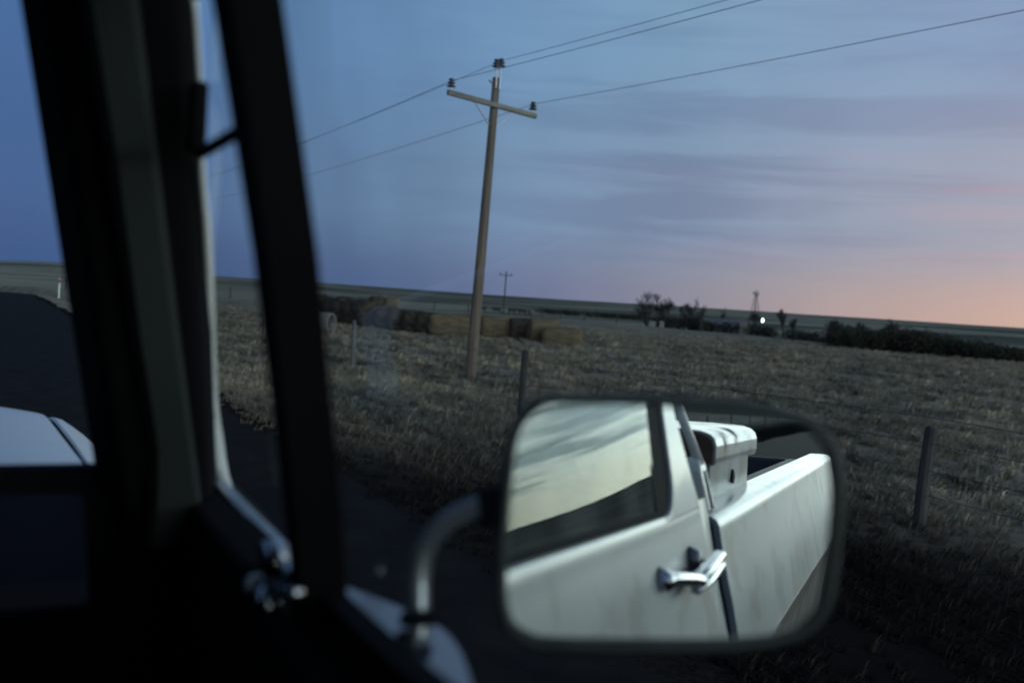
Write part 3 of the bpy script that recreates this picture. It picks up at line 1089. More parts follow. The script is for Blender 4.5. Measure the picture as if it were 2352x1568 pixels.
sh = [(35.3, 188, 2.0, -.35), (35.9, 186, 2.4, .1), (36.5, 188, 2.6, .35), (37.0, 186, 2.4, .2), (37.6, 184, 2.6, .1), (38.2, 187, 2.6, -.5), (39.4, 190, 3.0, -.3), (40.2, 185, 2.8, -.3), (40.8, 180, 2.8, -.4), (41.4, 176, 2.6, -.4), (42.7, 160, 2.4, -.4), (43.3, 155, 2.6, -.45), (43.9, 150, 2.4, -.6), (44.5, 125, 2.2, -.55)]
where = ['under the tallest bare tree', 'between the first two bare trees', 'under the second bare tree', 'under the middle of the grove', 'under the last tree of the grove', 'left of the long low barn', 'right of the long low barn', 'in front of the pale gable', 'under the windmill', 'right of the yard light', 'right of the poplar like tree', 'left of the grey roof, first of two', 'left of the grey roof, second of two', 'in front of the grey farm roof']
for i, (az, D, rx, top) in enumerate(sh):
    x, y = polar(az, D)
    shrub(x, y, rx, top - gz(x, y), 'dark shrub ' + where[i], 100 + i)

# thicket on the right reads as one dark mass
r_ = random.Random(77)
parts = []
for i in range(120):
    az = 45.1 + (r_.random() ** .9) * 16
    D = r_.uniform(74, 98)
    x, y = polar(az, D)
    topel = np.interp(az, [45, 46, 47.5, 49, 51, 53, 54.5, 60], [-.50, -.36, -.30, -.38, -.52, -.80, -1.0, -1.2])
    top = 1.65 + D * math.tan(R(topel)) + r_.uniform(-.35, .08)
    z = gz(x, y)
    h = max(top - z, .8)
    rx = r_.uniform(.8, 1.6)
    parts.append(leaf_clump((x, y, z + h * .5), rx, rx, h * .55, 330, .16, r_))
for i in range(90):
    az = 45.0 + r_.random() * 12
    D = r_.uniform(73.5, 77)
    x, y = polar(az, D)
    topel = np.interp(az, [45, 46, 47.5, 49, 51, 53, 54.5, 60], [-.62, -.50, -.48, -.55, -.68, -.92, -1.1, -1.25])
    z = gz(x, y)
    h = max(1.65 + D * math.tan(R(topel)) + r_.uniform(-.4, .05) - z, .6)
    rx = r_.uniform(.7, 1.3)
    parts.append(leaf_clump((x, y, z + h * .45), rx, rx, h * .6, 380, .15, r_))
V, F = join(*parts)
tag(mesh('thicket', V, F, LEAF), 'dark leafless thicket along the right edge of the field', None, None, 'stuff')
# scrub line beyond the hay, far left of the grove
parts = []
for i in range(70):
    az = r_.uniform(28.5, 35)
    D = 260 + 8 * r_.random() + (az - 28) * 3
    x, y = polar(az, D)
    parts.append(leaf_clump((x, y, gz(x, y) + .7), 2.2, 2.2, .8, 60, .4, r_))
V, F = join(*parts)
tag(mesh('hedgerow', V, F, LEAF), 'dark line of scrub across the far pasture', None, None, 'stuff')

WALLW = mat('white_farm_wall', (.13, .13, .13), .8)
GREYROOF = vary(mat('grey_metal_roof', (.14, .15, .17), .5), (.045, .05, .06), (.085, .09, .10), 2)


def farm_building(nm, az, D, wx, wy, eave, ridge, rz_, label, cat, wallm):
    x, y = polar(az, D)
    z = gz(x, y)
    root = empty(nm, (x, y, z), label, cat)
    root.rotation_euler = (0, 0, rz_)
    e, rg = eave - z, ridge - z
    V, F = prism_vf([(-wy / 2, -.2), (wy / 2, -.2), (wy / 2, e), (0, rg), (-wy / 2, e)], 'x', -wx / 2, wx / 2)
    mesh('wall', V, F, wallm, root)
    o = .25
    k = (rg - e) / (wy / 2)
    V, F = prism_vf([(-wy / 2 - o, e - o * k + .03), (0, rg + .03), (wy / 2 + o, e - o * k + .03), (wy / 2 + o, e - o * k + .14), (0, rg + .14), (-wy / 2 - o, e - o * k + .14)], 'x', -wx / 2 - o, wx / 2 + o)
    mesh('roof', V, F, GREYROOF, root)
    V, F = box_vf(-.5, .5, -wy / 2 - .03, -wy / 2 + .02, .1, 2.0)
    mesh('door', V, F, POSTDARK, root)
    return root


farm_building('barn', 39.0, 192, 5.6, 4.0, -1.1, .0, R(-39), 'long low barn with a grey roof between the grove and the windmill', 'barn', GREYROOF)
farm_building('shed', 40.1, 184, 2.6, 1.9, -.5, .25, R(50), 'small pale shed with its gable end showing beneath the windmill', 'shed', WALLW)
farm_building('farmhouse', 44.55, 150, 2.8, 2.4, -.75, .0, R(40), 'farmhouse with a grey roof beside the wide dark tree', 'house', GREYROOF)
farm_building('shed', 37.3, 188, 2.2, 1.8, -.3, .35, R(-30), 'small grey shed half hidden in the grove', 'shed', GREYROOF)


def parked(az, D, label, w):
    x, y = polar(az, D)
    z = gz(x, y)
    root = empty('parked_trailer', (x, y, z), label, 'trailer', 'white things parked under the grove')
    root.rotation_euler = (0, 0, R(-30))
    V, F = prism_vf([(-w / 2, .45), (w / 2, .45), (w / 2, 1.55), (w / 2 - .25, 1.75), (-w / 2 + .1, 1.75), (-w / 2, 1.6)], 'y', -.9, .9)
    bev(mesh('body', V, F, WALLW, root), .05)
    for s in (-.9, .9):
        V, F = prism_vf([(math.cos(a) * .32 + w * .1, math.sin(a) * .32 + .32) for a in np.linspace(0, 6.283, 15)[:-1]], 'y', s - .1, s + .1)
        mesh('wheel', V, F, RUBBER, root)


parked(34.95, 172, 'longer white trailer parked under the tallest bare tree', 1.25)
parked(35.45, 176, 'shorter white trailer parked right of the longer one', .8)

# windmill
x, y = 139.8, 163.3
wz = gz(x, y)
wm = empty('windmill', (x, y, wz), 'thin lattice farm windmill standing above the low trees', 'windmill')
H = 6.3 - wz
legs = []
for sx_ in (-1, 1):
    for sy_ in (-1, 1):
        V, F = tube_vf([(sx_ * 1.1, sy_ * 1.1, 0), (sx_ * .12, sy_ * .12, H - .8)], .055, 5)
        mesh('leg', V, F, POSTDARK, wm)
V, F = [], []
parts = []
for k in range(1, 7):
    zz = (H - .8) * k / 7
    w = 1.1 + (.12 - 1.1) * k / 7
    w2 = 1.1 + (.12 - 1.1) * min(k + 1, 7) / 7
    z2 = (H - .8) * (k + 1) / 7
    for a, b_ in (((-1, -1), (1, -1)), ((1, -1), (1, 1)), ((1, 1), (-1, 1)), ((-1, 1), (-1, -1))):
        parts.append(tube_vf([(a[0] * w, a[1] * w, zz), (b_[0] * w, b_[1] * w, zz)], .03, 4))
        parts.append(tube_vf([(a[0] * w, a[1] * w, zz), (b_[0] * w2, b_[1] * w2, z2)], .022, 4))
V, F = join(*parts)
mesh('bracing', V, F, POSTDARK, wm)
parts = []
for k in range(12):
    a = 2 * math.pi * k / 12
    ca, sa = math.cos(a), math.sin(a)
    parts.append(([(ca * .12, -.25, H - .7 + sa * .12), (ca * .55 - sa * .11, -.28, H - .7 + sa * .55 + ca * .11), (ca * .55 + sa * .11, -.20, H - .7 + sa * .55 - ca * .11)], [(0, 1, 2)]))
V, F = join(*parts)
wh = mesh('wheel', V, F, POSTDARK, wm)
V, F = join(tube_vf([(0, -.25, H - .7), (0, .9, H - .62)], .04, 5), box_vf(-.015, .015, .5, 1.0, H - .85, H - .40))
mesh('tail_vane', V, F, POSTDARK, wm)
V, F = tube_vf([(0, 0, H - .9), (0, 0, H + .1)], .05, 6)
mesh('mast', V, F, POSTDARK, wm)

# lit yard light
x, y = 131.3, 150.9
z = gz(x, y)
yl = empty('yard_light', (x, y, z), 'bright white yard light glowing on a post in the farmyard', 'light')
V, F = tube_vf([(0, 0, -.3), (0, 0, .0 - z)], .08, 6)
mesh('post', V, F, POSTDARK, yl)
EM = bpy.data.materials.new('yard_lamp_glow')
EM.use_nodes = True
eb = EM.node_tree.nodes['Principled BSDF']
eb.inputs['Base Color'].default_value = (.9, .9, .9, 1)
eb.inputs['Emission Color'].default_value = (.92, 1.0, .97, 1)
eb.inputs['Emission Strength'].default_value = 14
V, F = lathe_vf([(.04, 0), (.12, .12), (.15, .36), (.12, .62), (.03, .72)], (0, 0, -.20 - z), 12)
mesh('lamp', V, F, EM, yl, True)
# ------------------------------------------------------------------ the pickup truck (camera sits in its cab)
TR = Vector((-.6, 0.4, 0.0))
truck = empty('pickup_truck', TR, 'old white pickup truck seen from inside its dark cab, with door, hood and rusty bed', 'pickup truck')
PZ = [.5, .75, 1.0, 1.09, 1.16, 1.24, 1.36, 1.41]
PX = [.275, .305, .318, .322, .307, .287, .262, .25]


def prof(z):
    return float(np.interp(z, PZ, PX))


def gp(z, off=0.0):
    """door glass plane: leans in towards the roof"""
    return .245 - .2 * (z - 1.41) + off


def tp(name, vf, m, parent=None, smooth=False):
    V, F = vf
    return mesh(name, [Vector(v) - TR for v in V], F, m, parent or truck, smooth)


def solid(o, th, out=(1, 0, 0), off=-1):
    tot = Vector((0, 0, 0))
    for f in o.data.polygons:
        tot += f.normal * f.area
    if tot.dot(Vector(out)) < 0:
        o.data.flip_normals()
    md = o.modifiers.new('solid', 'SOLIDIFY')
    md.thickness = th
    md.offset = off
    es = o.modifiers.new('edges', 'EDGE_SPLIT')
    es.split_angle = R(38)
    return o


def side_grid(y0, y1, zs, ny_=10, push=0.0, rear_round=0.0, front_round=0.0):
    rows = []
    for i in range(ny_ + 1):
        y = y0 + (y1 - y0) * i / ny_
        r_ = []
        for z in zs:
            x = prof(z) + push
            if rear_round and y - y0 < rear_round:
                tt = 1 - (y - y0) / rear_round
                x -= rear_round * .8 * tt * tt
            r_.append((x, y, z))
        rows.append(r_)
    return grid_vf(rows)


def extr_yz(poly, xout, th):
    """outline in the y-z plane, outer face on x = xout(z), inner face th further in"""
    n = len(poly)
    V = [(xout(z), y, z) for y, z in poly] + [(xout(z) - th, y, z) for y, z in poly]
    F = [tuple(range(n)), tuple(range(2 * n - 1, n - 1, -1))] + [(i, n + i, n + (i + 1) % n, (i + 1) % n) for i in range(n)]
    return V, F


def belt_rise(y):
    return float(np.interp(y, [-.5, -.2, .15, .42, .50, .60, .72, 2], [0, 0, .008, .0145, .014, .006, 0, 0]))


ZS = [.55, .65, .75, .88, 1.0, 1.06, 1.09, 1.12, 1.16, 1.20, 1.24, 1.30, 1.36, 1.378]
# door: skin with a rolled belt edge; the upper rear frame; glass, vent window, latch and handle hang on it
rows = []
for i in range(29):
    y = -.456 + (1.36 + .456) * i / 28
    dz = belt_rise(y)
    rows.append([(prof(z), y, z + dz * max(0, (z - 1.2) / .18)) for z in ZS] + [(.2565, y, 1.388 + dz), (.253, y, 1.396 + dz), (.247, y, 1.398 + dz), (.238, y, 1.396 + dz)])
door = tp('door', grid_vf(rows), PAINT_DOOR, None, True)
solid(door, .012)
arc = [(-.268 + .058 * (1 - math.cos(a)), 1.397 + .058 * (1 - math.sin(a))) for a in np.linspace(math.pi / 2, 0, 7)]
poly = [(-.17, 1.385)] + arc + [(-.268, 1.93), (-.300, 1.93), (-.322, 1.65), (-.355, 1.552), (-.398, 1.477), (-.432, 1.43), (-.452, 1.40), (-.456, 1.385)]
o = tp('window_frame', extr_yz(poly, lambda z: .2535 - .2 * (z - 1.41) if z > 1.39 else .2575, .035), PAINT_DOOR, door)
bev(o, .008, 3)
o = tp('window_frame', extr_yz([(-.30, 1.93), (1.0, 1.93), (1.0, 1.985), (-.30, 1.985)], lambda z: .2535 - .2 * (z - 1.41), .035), PAINT_DOOR, door)
# black run channel round the glass
arc2 = [(-.266 + .056 * (1 - math.cos(a)), 1.397 + .056 * (1 - math.sin(a))) for a in np.linspace(math.pi / 2, 0, 7)]
poly = arc2 + [(-.266, 1.93), (-.145, 1.93), (-.165, 1.43), (-.168, 1.4075), (.15, 1.4145), (.42, 1.4205), (.50, 1.420), (.60, 1.412), (.75, 1.407), (.75, 1.397)]
o = tp('window_seal', extr_yz(poly, lambda z: gp(z, .0025), .02), RUBBER, door)
o = tp('window_seal', extr_yz([(.75, 1.397), (.75, 1.404), (1.20, 1.375), (1.20, 1.365)], lambda z: gp(z, .002), .02), RUBBER, door)


def pane(y0, y1, z0, z1, off=0.0):
    return [(gp(z0, off), y0, z0), (gp(z0, off), y1, z0), (gp(z1, off), y1, z1), (gp(z1, off), y0, z1)], [(0, 1, 2, 3)]


# side glass is very slightly bowed like real drop glass
rows = []
for i in range(13):
    y = -.175 + (.735 + .175) * i / 12
    rows.append([(gp(z) + (z - 1.41) * .028 * (max(0, .35 - y) / .5) ** 2.2 + .0012 * (1 - ((z - 1.67) / .26) ** 2), y, z) for z in np.linspace(1.405, 1.932, 9)])
tp('window_glass', grid_vf(rows), DOORGLASS, door, True)
V = [(gp(z), y, z) for y, z in ((.755, 1.40), (1.28, 1.36), (1.24, 1.50), (1.10, 1.667), (1.0, 1.78), (.92, 1.90), (.90, 1.93), (.715, 1.93), (.70, 1.67))]
tp('vent_glass', (V, [tuple(range(len(V)))]), GLASS, door)
# divider bar between vent window and drop glass
bars = []
for z, ya, yb in ((1.37, .758, .790), (1.50, .728, .765), (1.67, .700, .748), (1.80, .700, .756), (1.95, .702, .768)):
    bars.append([(gp(z, .004), ya, z), (gp(z, .004), yb, z), (gp(z, -.032), yb, z), (gp(z, -.032), ya, z)])
V = [p for r_ in bars for p in r_]
F = [(i * 4 + k, i * 4 + (k + 1) % 4, (i + 1) * 4 + (k + 1) % 4, (i + 1) * 4 + k) for i in range(4) for k in range(4)] + [(0, 1, 2, 3), (16, 19, 18, 17)]
tp('vent_divider', (V, F), BLACK, door)
# bright channel at the front edge of the vent window, curving into the belt
path = smooth_path([(.138, .93, 1.893), (.154, .98, 1.827), (.168, 1.03, 1.755), (.192, 1.11, 1.667), (.229, 1.250, 1.509), (.244, 1.285, 1.445), (.252, 1.280, 1.400), (.2555, 1.225, 1.373), (.257, 1.12, 1.364), (.257, 1.02, 1.368)], 5)
n_ = len(path)
tp('vent_frame', tube_vf(path, [.0030 + .0055 * min(1, max(0, (i - 8) / 18)) for i in range(n_)], 10), WHITE, door, True)
V, F = join(box_vf(.145, .160, .962, .990, 1.765, 1.830), box_vf(.150, .160, .74, .97, 1.7585, 1.7685))
bev(tp('vent_pivot', (V, F), BLACK, door), .004)
# vent latch on the lower corner: plate, swivel knob, lever and screws
o = tp('vent_latch', join(prism_vf([(.775, 1.365), (.855, 1.350), (.865, 1.392), (.800, 1.425), (.775, 1.420)], 'x', .205, .215)), DULLCHROME, door)
bev(o, .003)
tp('latch_knob', tube_vf([(.212, .815, 1.420), (.200, .812, 1.418), (.196, .812, 1.418)], [.018, .019, .012], 14), DULLCHROME, door, True)
tp('latch_knob', tube_vf([(.214, .838, 1.392), (.196, .838, 1.392), (.190, .838, 1.393)], [.008, .0095, .006], 12), WHITE, door, True)
o = tp('latch_lever', tube_vf([(.200, .915, 1.392), (.204, .890, 1.372), (.206, .866, 1.352)], [.006, .0075, .007], 10), DULLCHROME, door, True)
tp('latch_screw', tube_vf([(.216, .800, 1.372), (.203, .800, 1.372), (.200, .800, 1.372)], [.007, .007, .004], 10), WHITE, door, True)
tp('latch_screw', tube_vf([(.214, .752, 1.410), (.205, .752, 1.410), (.202, .752, 1.410)], [.006, .006, .003], 10), DULLCHROME, door, True)
tp('latch_lever', tube_vf([(.204, .820, 1.400), (.199, .805, 1.388), (.200, .795, 1.382)], [.008, .0085, .006], 10), DULLCHROME, door, True)
# inner door panel, black
o = tp('door_panel', extr_yz([(-.44, .70), (1.10, .70), (1.20, .9), (1.30, 1.36), (1.26, 1.392), (.87, 1.4005), (.815, 1.386), (.76, 1.382), (-.44, 1.382)], lambda z: .2495, .06), BLACK, door)
bev(o, .01)
# exterior handle: base cup, curved arm, paddle and key button
tp('handle_base', tube_vf([(.267, -.112, 1.318), (.283, -.118, 1.317), (.289, -.124, 1.316)], [.019, .015, .009], 12), DULLCHROME, door, True)
hp = smooth_path([(.272, -.105, 1.322), (.288, -.130, 1.319), (.297, -.175, 1.312), (.303, -.225, 1.303), (.307, -.240, 1.301)], 5)
tp('door_handle', tube_vf(hp, [.009] * 4 + [.010] * (len(hp) - 4), 10), DULLCHROME, door, True)
for dz in (.0085, -.0085):
    tp('handle_paddle', tube_vf([(.304, -.222, 1.296 + dz), (.309, -.30, 1.301 + dz), (.309, -.40, 1.309 + dz), (.306, -.412, 1.310 + dz)], [.0055, .0070, .0070, .004], 9), CHROME, door, True)
o = tp('handle_paddle', prism_vf([(.292, -.23), (.303, -.23), (.307, -.405), (.296, -.405)], 'z', 1.285, 1.313), DULLCHROME, door)
for v in o.data.vertices:
    v.co.z += (-.23 - (v.co.y + TR.y)) * .085 - .003
tp('key_button', tube_vf([(.266, -.318, 1.321), (.285, -.322, 1.319), (.289, -.322, 1.319)], [.019, .016, .009], 16), mat('dark_lock_metal', (.16, .17, .19), .35, metal=.7), door, True)
tp('handle_base', tube_vf([(.266, -.395, 1.288), (.292, -.392, 1.296)], [.021, .014], 12), RUBBER, door, True)

# cab corner and back wall behind the door
zc = [z for z in ZS if z <= 1.36] + [1.385, 1.40]
rows = []
for y, dx in ((-.466, -.003), (-.48, -.001), (-.50, -.001), (-.52, -.003), (-.535, -.005), (-.540, -.010)):
    rows.append([(prof(z) + dx, y, z) for z in zc])
o = tp('cab_corner', grid_vf(rows), PAINT, None, True)
solid(o, .01)
poly = [(-.548, .70), (-.548, 1.38), (-.47, 1.43), (-.405, 1.552), (-.365, 1.65), (-.335, 1.985), (-.30, 1.985), (-.325, 1.65), (-.36, 1.552), (-.42, 1.43), (-.50, 1.38), (-.50, .70)]
n = len(poly)
xr = lambda z: (.245 if z < 1.39 else .2445 - .2 * (z - 1.41)) - .03
V = [(xr(z), y, z) for y, z in poly] + [(-1.45, y, z) for y, z in poly]
F = [(i, n + i, n + (i + 1) % n, (i + 1) % n) for i in range(n)]
F += [(0, 1, 10, 11), (1, 2, 9, 10), (2, 3, 8, 9), (3, 4, 7, 8), (4, 5, 6, 7)]
tp('cab_back', (V, F), BLACK)
o = tp('cab_roof', prism_vf([(-1.43, 1.955), (.10, 1.955), (.138, 1.975), (.13, 2.0), (-.2, 2.02), (-1.0, 2.02), (-1.46, 1.99)], 'y', -.36, 1.05), BLACK)
o = tp('roof_skin', prism_vf([(-1.47, 1.988), (.132, 1.988), (.145, 2.004), (.135, 2.022), (-.2, 2.043), (-1.0, 2.043), (-1.462, 2.016)], 'y', -.372, 1.062), PAINT)
bev(o, .012, 3)
V2 = [(xr(z) + .004, y - .006, z) for y, z in poly[:6]] + [(-1.462, y - .006, z) for y, z in poly[:6]]
solid(tp('cab_back_skin', (V2, [(i, 6 + i, 7 + i, i + 1) for i in range(5)]), PAINT), .003, (0, -1, 0), 1)
tp('cab_side', box_vf(-1.47, -1.43, -.5, 1.3, .68, 1.955), BLACK)
tp('cab_floor', box_vf(-1.43, .20, -.5, 1.3, .64, .68), BLACK)
# bench seat, unlit
o = tp('bench_seat', join(box_vf(-1.38, .15, -.35, .15, .8, 1.0), box_vf(-1.38, .15, -.49, -.32, .95, 1.42)), BLACK)
bev(o, .04, 3)
# windshield pillar and its pale trim strip
def lerp2(a, b_, t):
    return a[0] + (b_[0] - a[0]) * t, a[1] + (b_[1] - a[1]) * t
PBm = [(.110, 1.235), (.130, 1.17), (.224, 1.185), (.250, 1.29), (.240, 1.37), (.125, 1.30)]
PTm = [(-.012, 1.00), (.010, .955), (.128, .955), (.149, .99), (.12, 1.05), (-.003, 1.04)]
V = []
for k, z in enumerate(np.linspace(1.34, 1.965, 6)):
    tt = k / 5
    V += [(*lerp2(a, b_, (z - 1.36) / (1.95 - 1.36)), z) for a, b_ in zip(PBm, PTm)]
F = [(i * 6 + k, i * 6 + (k + 1) % 6, (i + 1) * 6 + (k + 1) % 6, (i + 1) * 6 + k) for i in range(5) for k in range(6)] + [(0, 5, 4, 3, 2, 1), tuple(30 + k for k in range(6))]
pil = tp('windshield_pillar', (V, F), BLACK)
bev(pil, .012, 3)
rows = []
for z, x0, x1, y in ((1.345, .152, .204, 1.160), (1.36, .151, .205, 1.158), (1.40, .153, .201, 1.152), (1.46, .149, .188, 1.135), (1.60, .116, .155, 1.075), (1.75, .084, .121, 1.010), (1.96, .033, .075, .930)):
    rows.append([(x0, y + .004, z), (x0 + .006, y - .006, z), (x1 - .006, y - .002, z), (x1, y + .010, z)])
o = tp('pillar_trim', grid_vf(rows), TRIM, pil, True)
solid(o, .006, (0, -1, 0), 1)
# dash: black pad under the windshield, navy painted face
o = tp('dashboard', prism_vf([(1.30, 1.30), (1.27, 1.422), (1.225, 1.424), (1.195, 1.412), (1.19, 1.400), (1.20, 1.30), (1.20, .9), (1.30, .9)], 'x', -1.42, .19), BLACK)
bev(o, .01)
o = tp('dash_panel', prism_vf([(1.188, 1.402), (1.08, 1.335), (1.065, 1.315), (1.075, 1.300), (1.195, 1.300), (1.195, 1.402)], 'x', -1.40, .085), NAVY)
bev(o, .02, 3)
o = tp('dash_reflection_block', prism_vf([(1.29, 1.42), (1.27, 1.50), (1.20, 1.535), (1.10, 1.53), (1.05, 1.48), (1.06, 1.40), (1.19, 1.40)], 'x', -1.40, -.014), BLACK)  # unseen hump added to keep the hood's reflection off the door glass
bev(o, .02, 3)
# windshield
V, F = [(-1.38, 1.235, 1.415), (.10, 1.10, 1.405), (.005, 1.025, 1.95), (-1.28, 1.02, 1.95), (-.6, 1.30, 1.418), (-.6, 1.07, 1.952)], [(0, 4, 5, 3), (4, 1, 2, 5)]
tp('windshield', (V, F), GLASS)

# hood and fender
HX = [-1.50, -1.45, -1.39, -1.33, -1.265, -1.2, -1.0, -.6, -.2, -.06, .0, .065, .13, .19, .25, .29, .318]
HZ = [1.03, 1.17, 1.25, 1.298, 1.315, 1.326, 1.338, 1.346, 1.338, 1.332, 1.326, 1.315, 1.296, 1.248, 1.17, 1.09, 1.0]


def hood_z(x, y):
    z = float(np.interp(x, HX, HZ)) + (2.6 - y) * .022
    if y > 2.45:
        z -= .10 * ((y - 2.45) / .4) ** 2.2
    return z


def seam(y):
    return .155 - .062 * (y - 1.6)


HY = list(np.linspace(1.31, 2.45, 12)) + [2.55, 2.62, 2.69, 2.75, 2.80, 2.84]
rows = []
for y in HY:
    s = seam(y) - .006
    xs_ = list(np.linspace(-1.2 - s * 0, -.3, 8)) + list(np.linspace(-.2, s - .02, 9)) + [s - .004, s]
    rows.append([(x, y, hood_z(x, y) - (.006 if x == xs_[-1] else 0)) for x in xs_])
o = tp('hood', grid_vf(rows), PAINT_HOOD, None, True)
solid(o, .012, (0, 0, 1))
rows = []
for y in HY:
    s = seam(y) + .006
    xs_ = [s, s + .004] + [s + (.318 - s) * k / 9 for k in range(1, 10)]
    r_ = [(x, y, hood_z(x, y) - (.006 if k == 0 else 0)) for k, x in enumerate(xs_)]
    zb = r_[-1][2]
    r_ += [(.322, y, zb - .06), (.315, y, .80), (.29, y, .62)]
    rows.append(r_)
rows = [[(max(min(p[0], .322), -2), 1.365 if i == 0 else p[1], p[2]) for p in r_] for i, r_ in enumerate(rows)]
o = tp('fender', grid_vf(rows), PAINT_HOOD, None, True)
solid(o, .012)
rows = []
for y in HY:
    xs_ = list(np.linspace(-1.5, -1.215, 7))
    r_ = [(-1.51, y, .62), (-1.53, y, .85)] + [(x, y, hood_z(x, y)) for x in xs_]
    rows.append(r_)
o = tp('fender', grid_vf(rows), PAINT_HOOD, None, True)
solid(o, .012, (-1, 0, 1))
tp('cowl_panel', box_vf(-1.4, .20, 1.265, 1.40, 1.28, 1.345), BLACK)
o = tp('grille_panel', box_vf(-1.48, .30, 2.76, 2.83, .75, 1.16), PAINT_HOOD)
bev(o, .02)
for x in (-1.25, .05):
    V, F = prism_vf([(math.cos(a) * .09 + x, math.sin(a) * .09 + .99) for a in np.linspace(0, 2 * math.pi, 25)[:-1]], 'y', 2.80, 2.845)
    tp('headlight', (V, F), CHROME)
bev(tp('front_bumper', box_vf(-1.52, .33, 2.86, 2.96, .58, .76), CHROME), .02)

# bed: side with rolled rail, front panel, floor, far side, tailgate
BZ = [1.078, 1.10, 1.15, 1.20, 1.25, 1.30, 1.335]
BX = [.332, .327, .317, .306, .293, .281, .274]
GRIMY = vary(mat('grimy_bed_steel', (.05, .05, .05), .7), (.030, .031, .032), (.075, .072, .068), 5)
rail = [(.272, 1.346), (.267, 1.355), (.257, 1.361), (.243, 1.363), (.188, 1.362), (.178, 1.357), (.176, 1.335)]
rows = []
for i in range(29):
    y = -.565 + (-3.17 + .565) * i / 28
    rows.append([(x, y, z) for x, z in zip(BX, BZ)] + [(x, y, z) for x, z in rail])
bed = tp('bed_side', grid_vf(rows), paint('bed_paint', rust=.55, grime_shade=.8), None, True)
solid(bed, .012)
rows = []
for i in range(15):
    y = -.565 + (-3.17 + .565) * i / 14
    rows.append([(.2455, y, .60), (.262, y, .80), (.285, y, .95), (.312, y, 1.055), (.3315, y, 1.0765)])
solid(tp('bed_lower_panel', grid_vf(rows), paint('bed_lower_paint', grime_shade=1.0, base=(.30, .29, .28)), None, False), .012)
o = tp('bed_front_panel', box_vf(-1.50, .172, -.60, -.575, .60, 1.335), PAINT)
V = [(x - .012, -.566, z) for x, z in zip(BX, BZ)] + [(.24, -.566, 1.352), (.175, -.566, 1.352), (.175, -.566, .60)]
V = [(.26, -.566, .60)] + V
V2 = [(p[0], -.580, p[2]) for p in V]
n = len(V)
tp('bed_front_flange', (V + V2, [tuple(range(n)), tuple(range(2 * n - 1, n - 1, -1))] + [(i, (i + 1) % n, n + (i + 1) % n, n + i) for i in range(n)]), GRIMY)
tp('bed_inner_wall', box_vf(.10, .17, -3.16, -.605, .82, 1.332), GRIMY)
tp('bed_floor', box_vf(-1.48, .10, -3.16, -.605, .78, .82), RUST)
o = tp('bed_side', join(box_vf(-1.52, -1.40, -3.17, -.6, .6, 1.355)), GRIMY)
bev(o, .02)
o = tp('tailgate', box_vf(-1.395, .095, -3.21, -3.165, .82, 1.33), GRIMY)
bev(o, .015)
o = tp('tail_lamp', box_vf(.255, .300, -3.19, -3.172, .95, 1.15), mat('red_lens', (.25, .01, .01), .2))


def wheel(x, y, r_=.39):
    V, F = prism_vf([(math.cos(a) * r_ + y, math.sin(a) * r_ + r_) for a in np.linspace(0, 2 * math.pi, 33)[:-1]], 'x', x - .11, x + .11)
    w = bev(tp('wheel', (V, F), RUBBER), .03, 3)
    V, F = prism_vf([(math.cos(a) * .2 + y, math.sin(a) * .2 + r_) for a in np.linspace(0, 2 * math.pi, 25)[:-1]], 'x', x + .111 if x > -.6 else x - .121, x + .121 if x > -.6 else x - .111)
    tp('rim', (V, F), DULLCHROME, w)


for x, y in ((.16, 2.1), (-1.36, 2.1), (.16, -1.75), (-1.36, -1.75)):
    wheel(x, y)
bev(tp('chassis', box_vf(-1.2, 0, -3.1, 2.8, .45, .62), RUBBER), .01)

# rack leg bolted to the front of the bed rail: sloping tube on a framed foot
o = tp('rack_leg', tube_vf([(.219, -.622, 1.45), (.1735, -.625, 1.55), (.02, -.61, 1.86), (-.10, -.60, 1.90), (-1.1, -.60, 1.90), (-1.22, -.61, 1.86), (-1.42, -.655, 1.40)], .0095, 14), WHITE, None, True)
foot = tp('rack_foot', extr_yz([(-.612, 1.362), (-.600, 1.44), (-.606, 1.458), (-.616, 1.464), (-.646, 1.463), (-.658, 1.455), (-.664, 1.43), (-.678, 1.364), (-.663, 1.364), (-.650, 1.435), (-.622, 1.435), (-.628, 1.362)], lambda z: .245 - .25 * (z - 1.362), .03), WHITE)
bev(foot, .006, 3)
tp('foot_recess', extr_yz([(-.629, 1.364), (-.623, 1.434), (-.649, 1.434), (-.662, 1.364)], lambda z: .238 - .25 * (z - 1.362), .01), RUST, foot)

# side mirror: frame and shell, silvered glass, arm, collar, teardrop base on the belt line
MC = Vector((.43888, .58744, 1.49253))
mn = Vector((-.41632, -.9082, .04305)).normalized()
eh = Vector((.90904, -.41671, 0.0)).normalized()
ev = Vector((.01794, .03913, .99907)).normalized()
GO = [(-0.1152, 0.0547), (-0.1091, 0.0691), (-0.1, 0.0773), (-0.0887, 0.0812), (-0.0272, 0.0842), (0.0091, 0.0832), (0.0506, 0.0831), (0.0768, 0.0808), (0.0928, 0.0759), (0.1038, 0.0676), (0.1109, 0.0589), (0.1158, 0.0437), (0.118, 0.0205), (0.1172, -0.0183), (0.1149, -0.0443), (0.1118, -0.0561), (0.1033, -0.0669), (0.092, -0.0739), (0.0611, -0.0806), (-0.0035, -0.0852), (-0.0806, -0.0878), (-0.0975, -0.0848), (-0.1081, -0.079), (-0.1139, -0.0678), (-0.1169, -0.05), (-0.1178, -0.0054), (-0.117, 0.0329)]
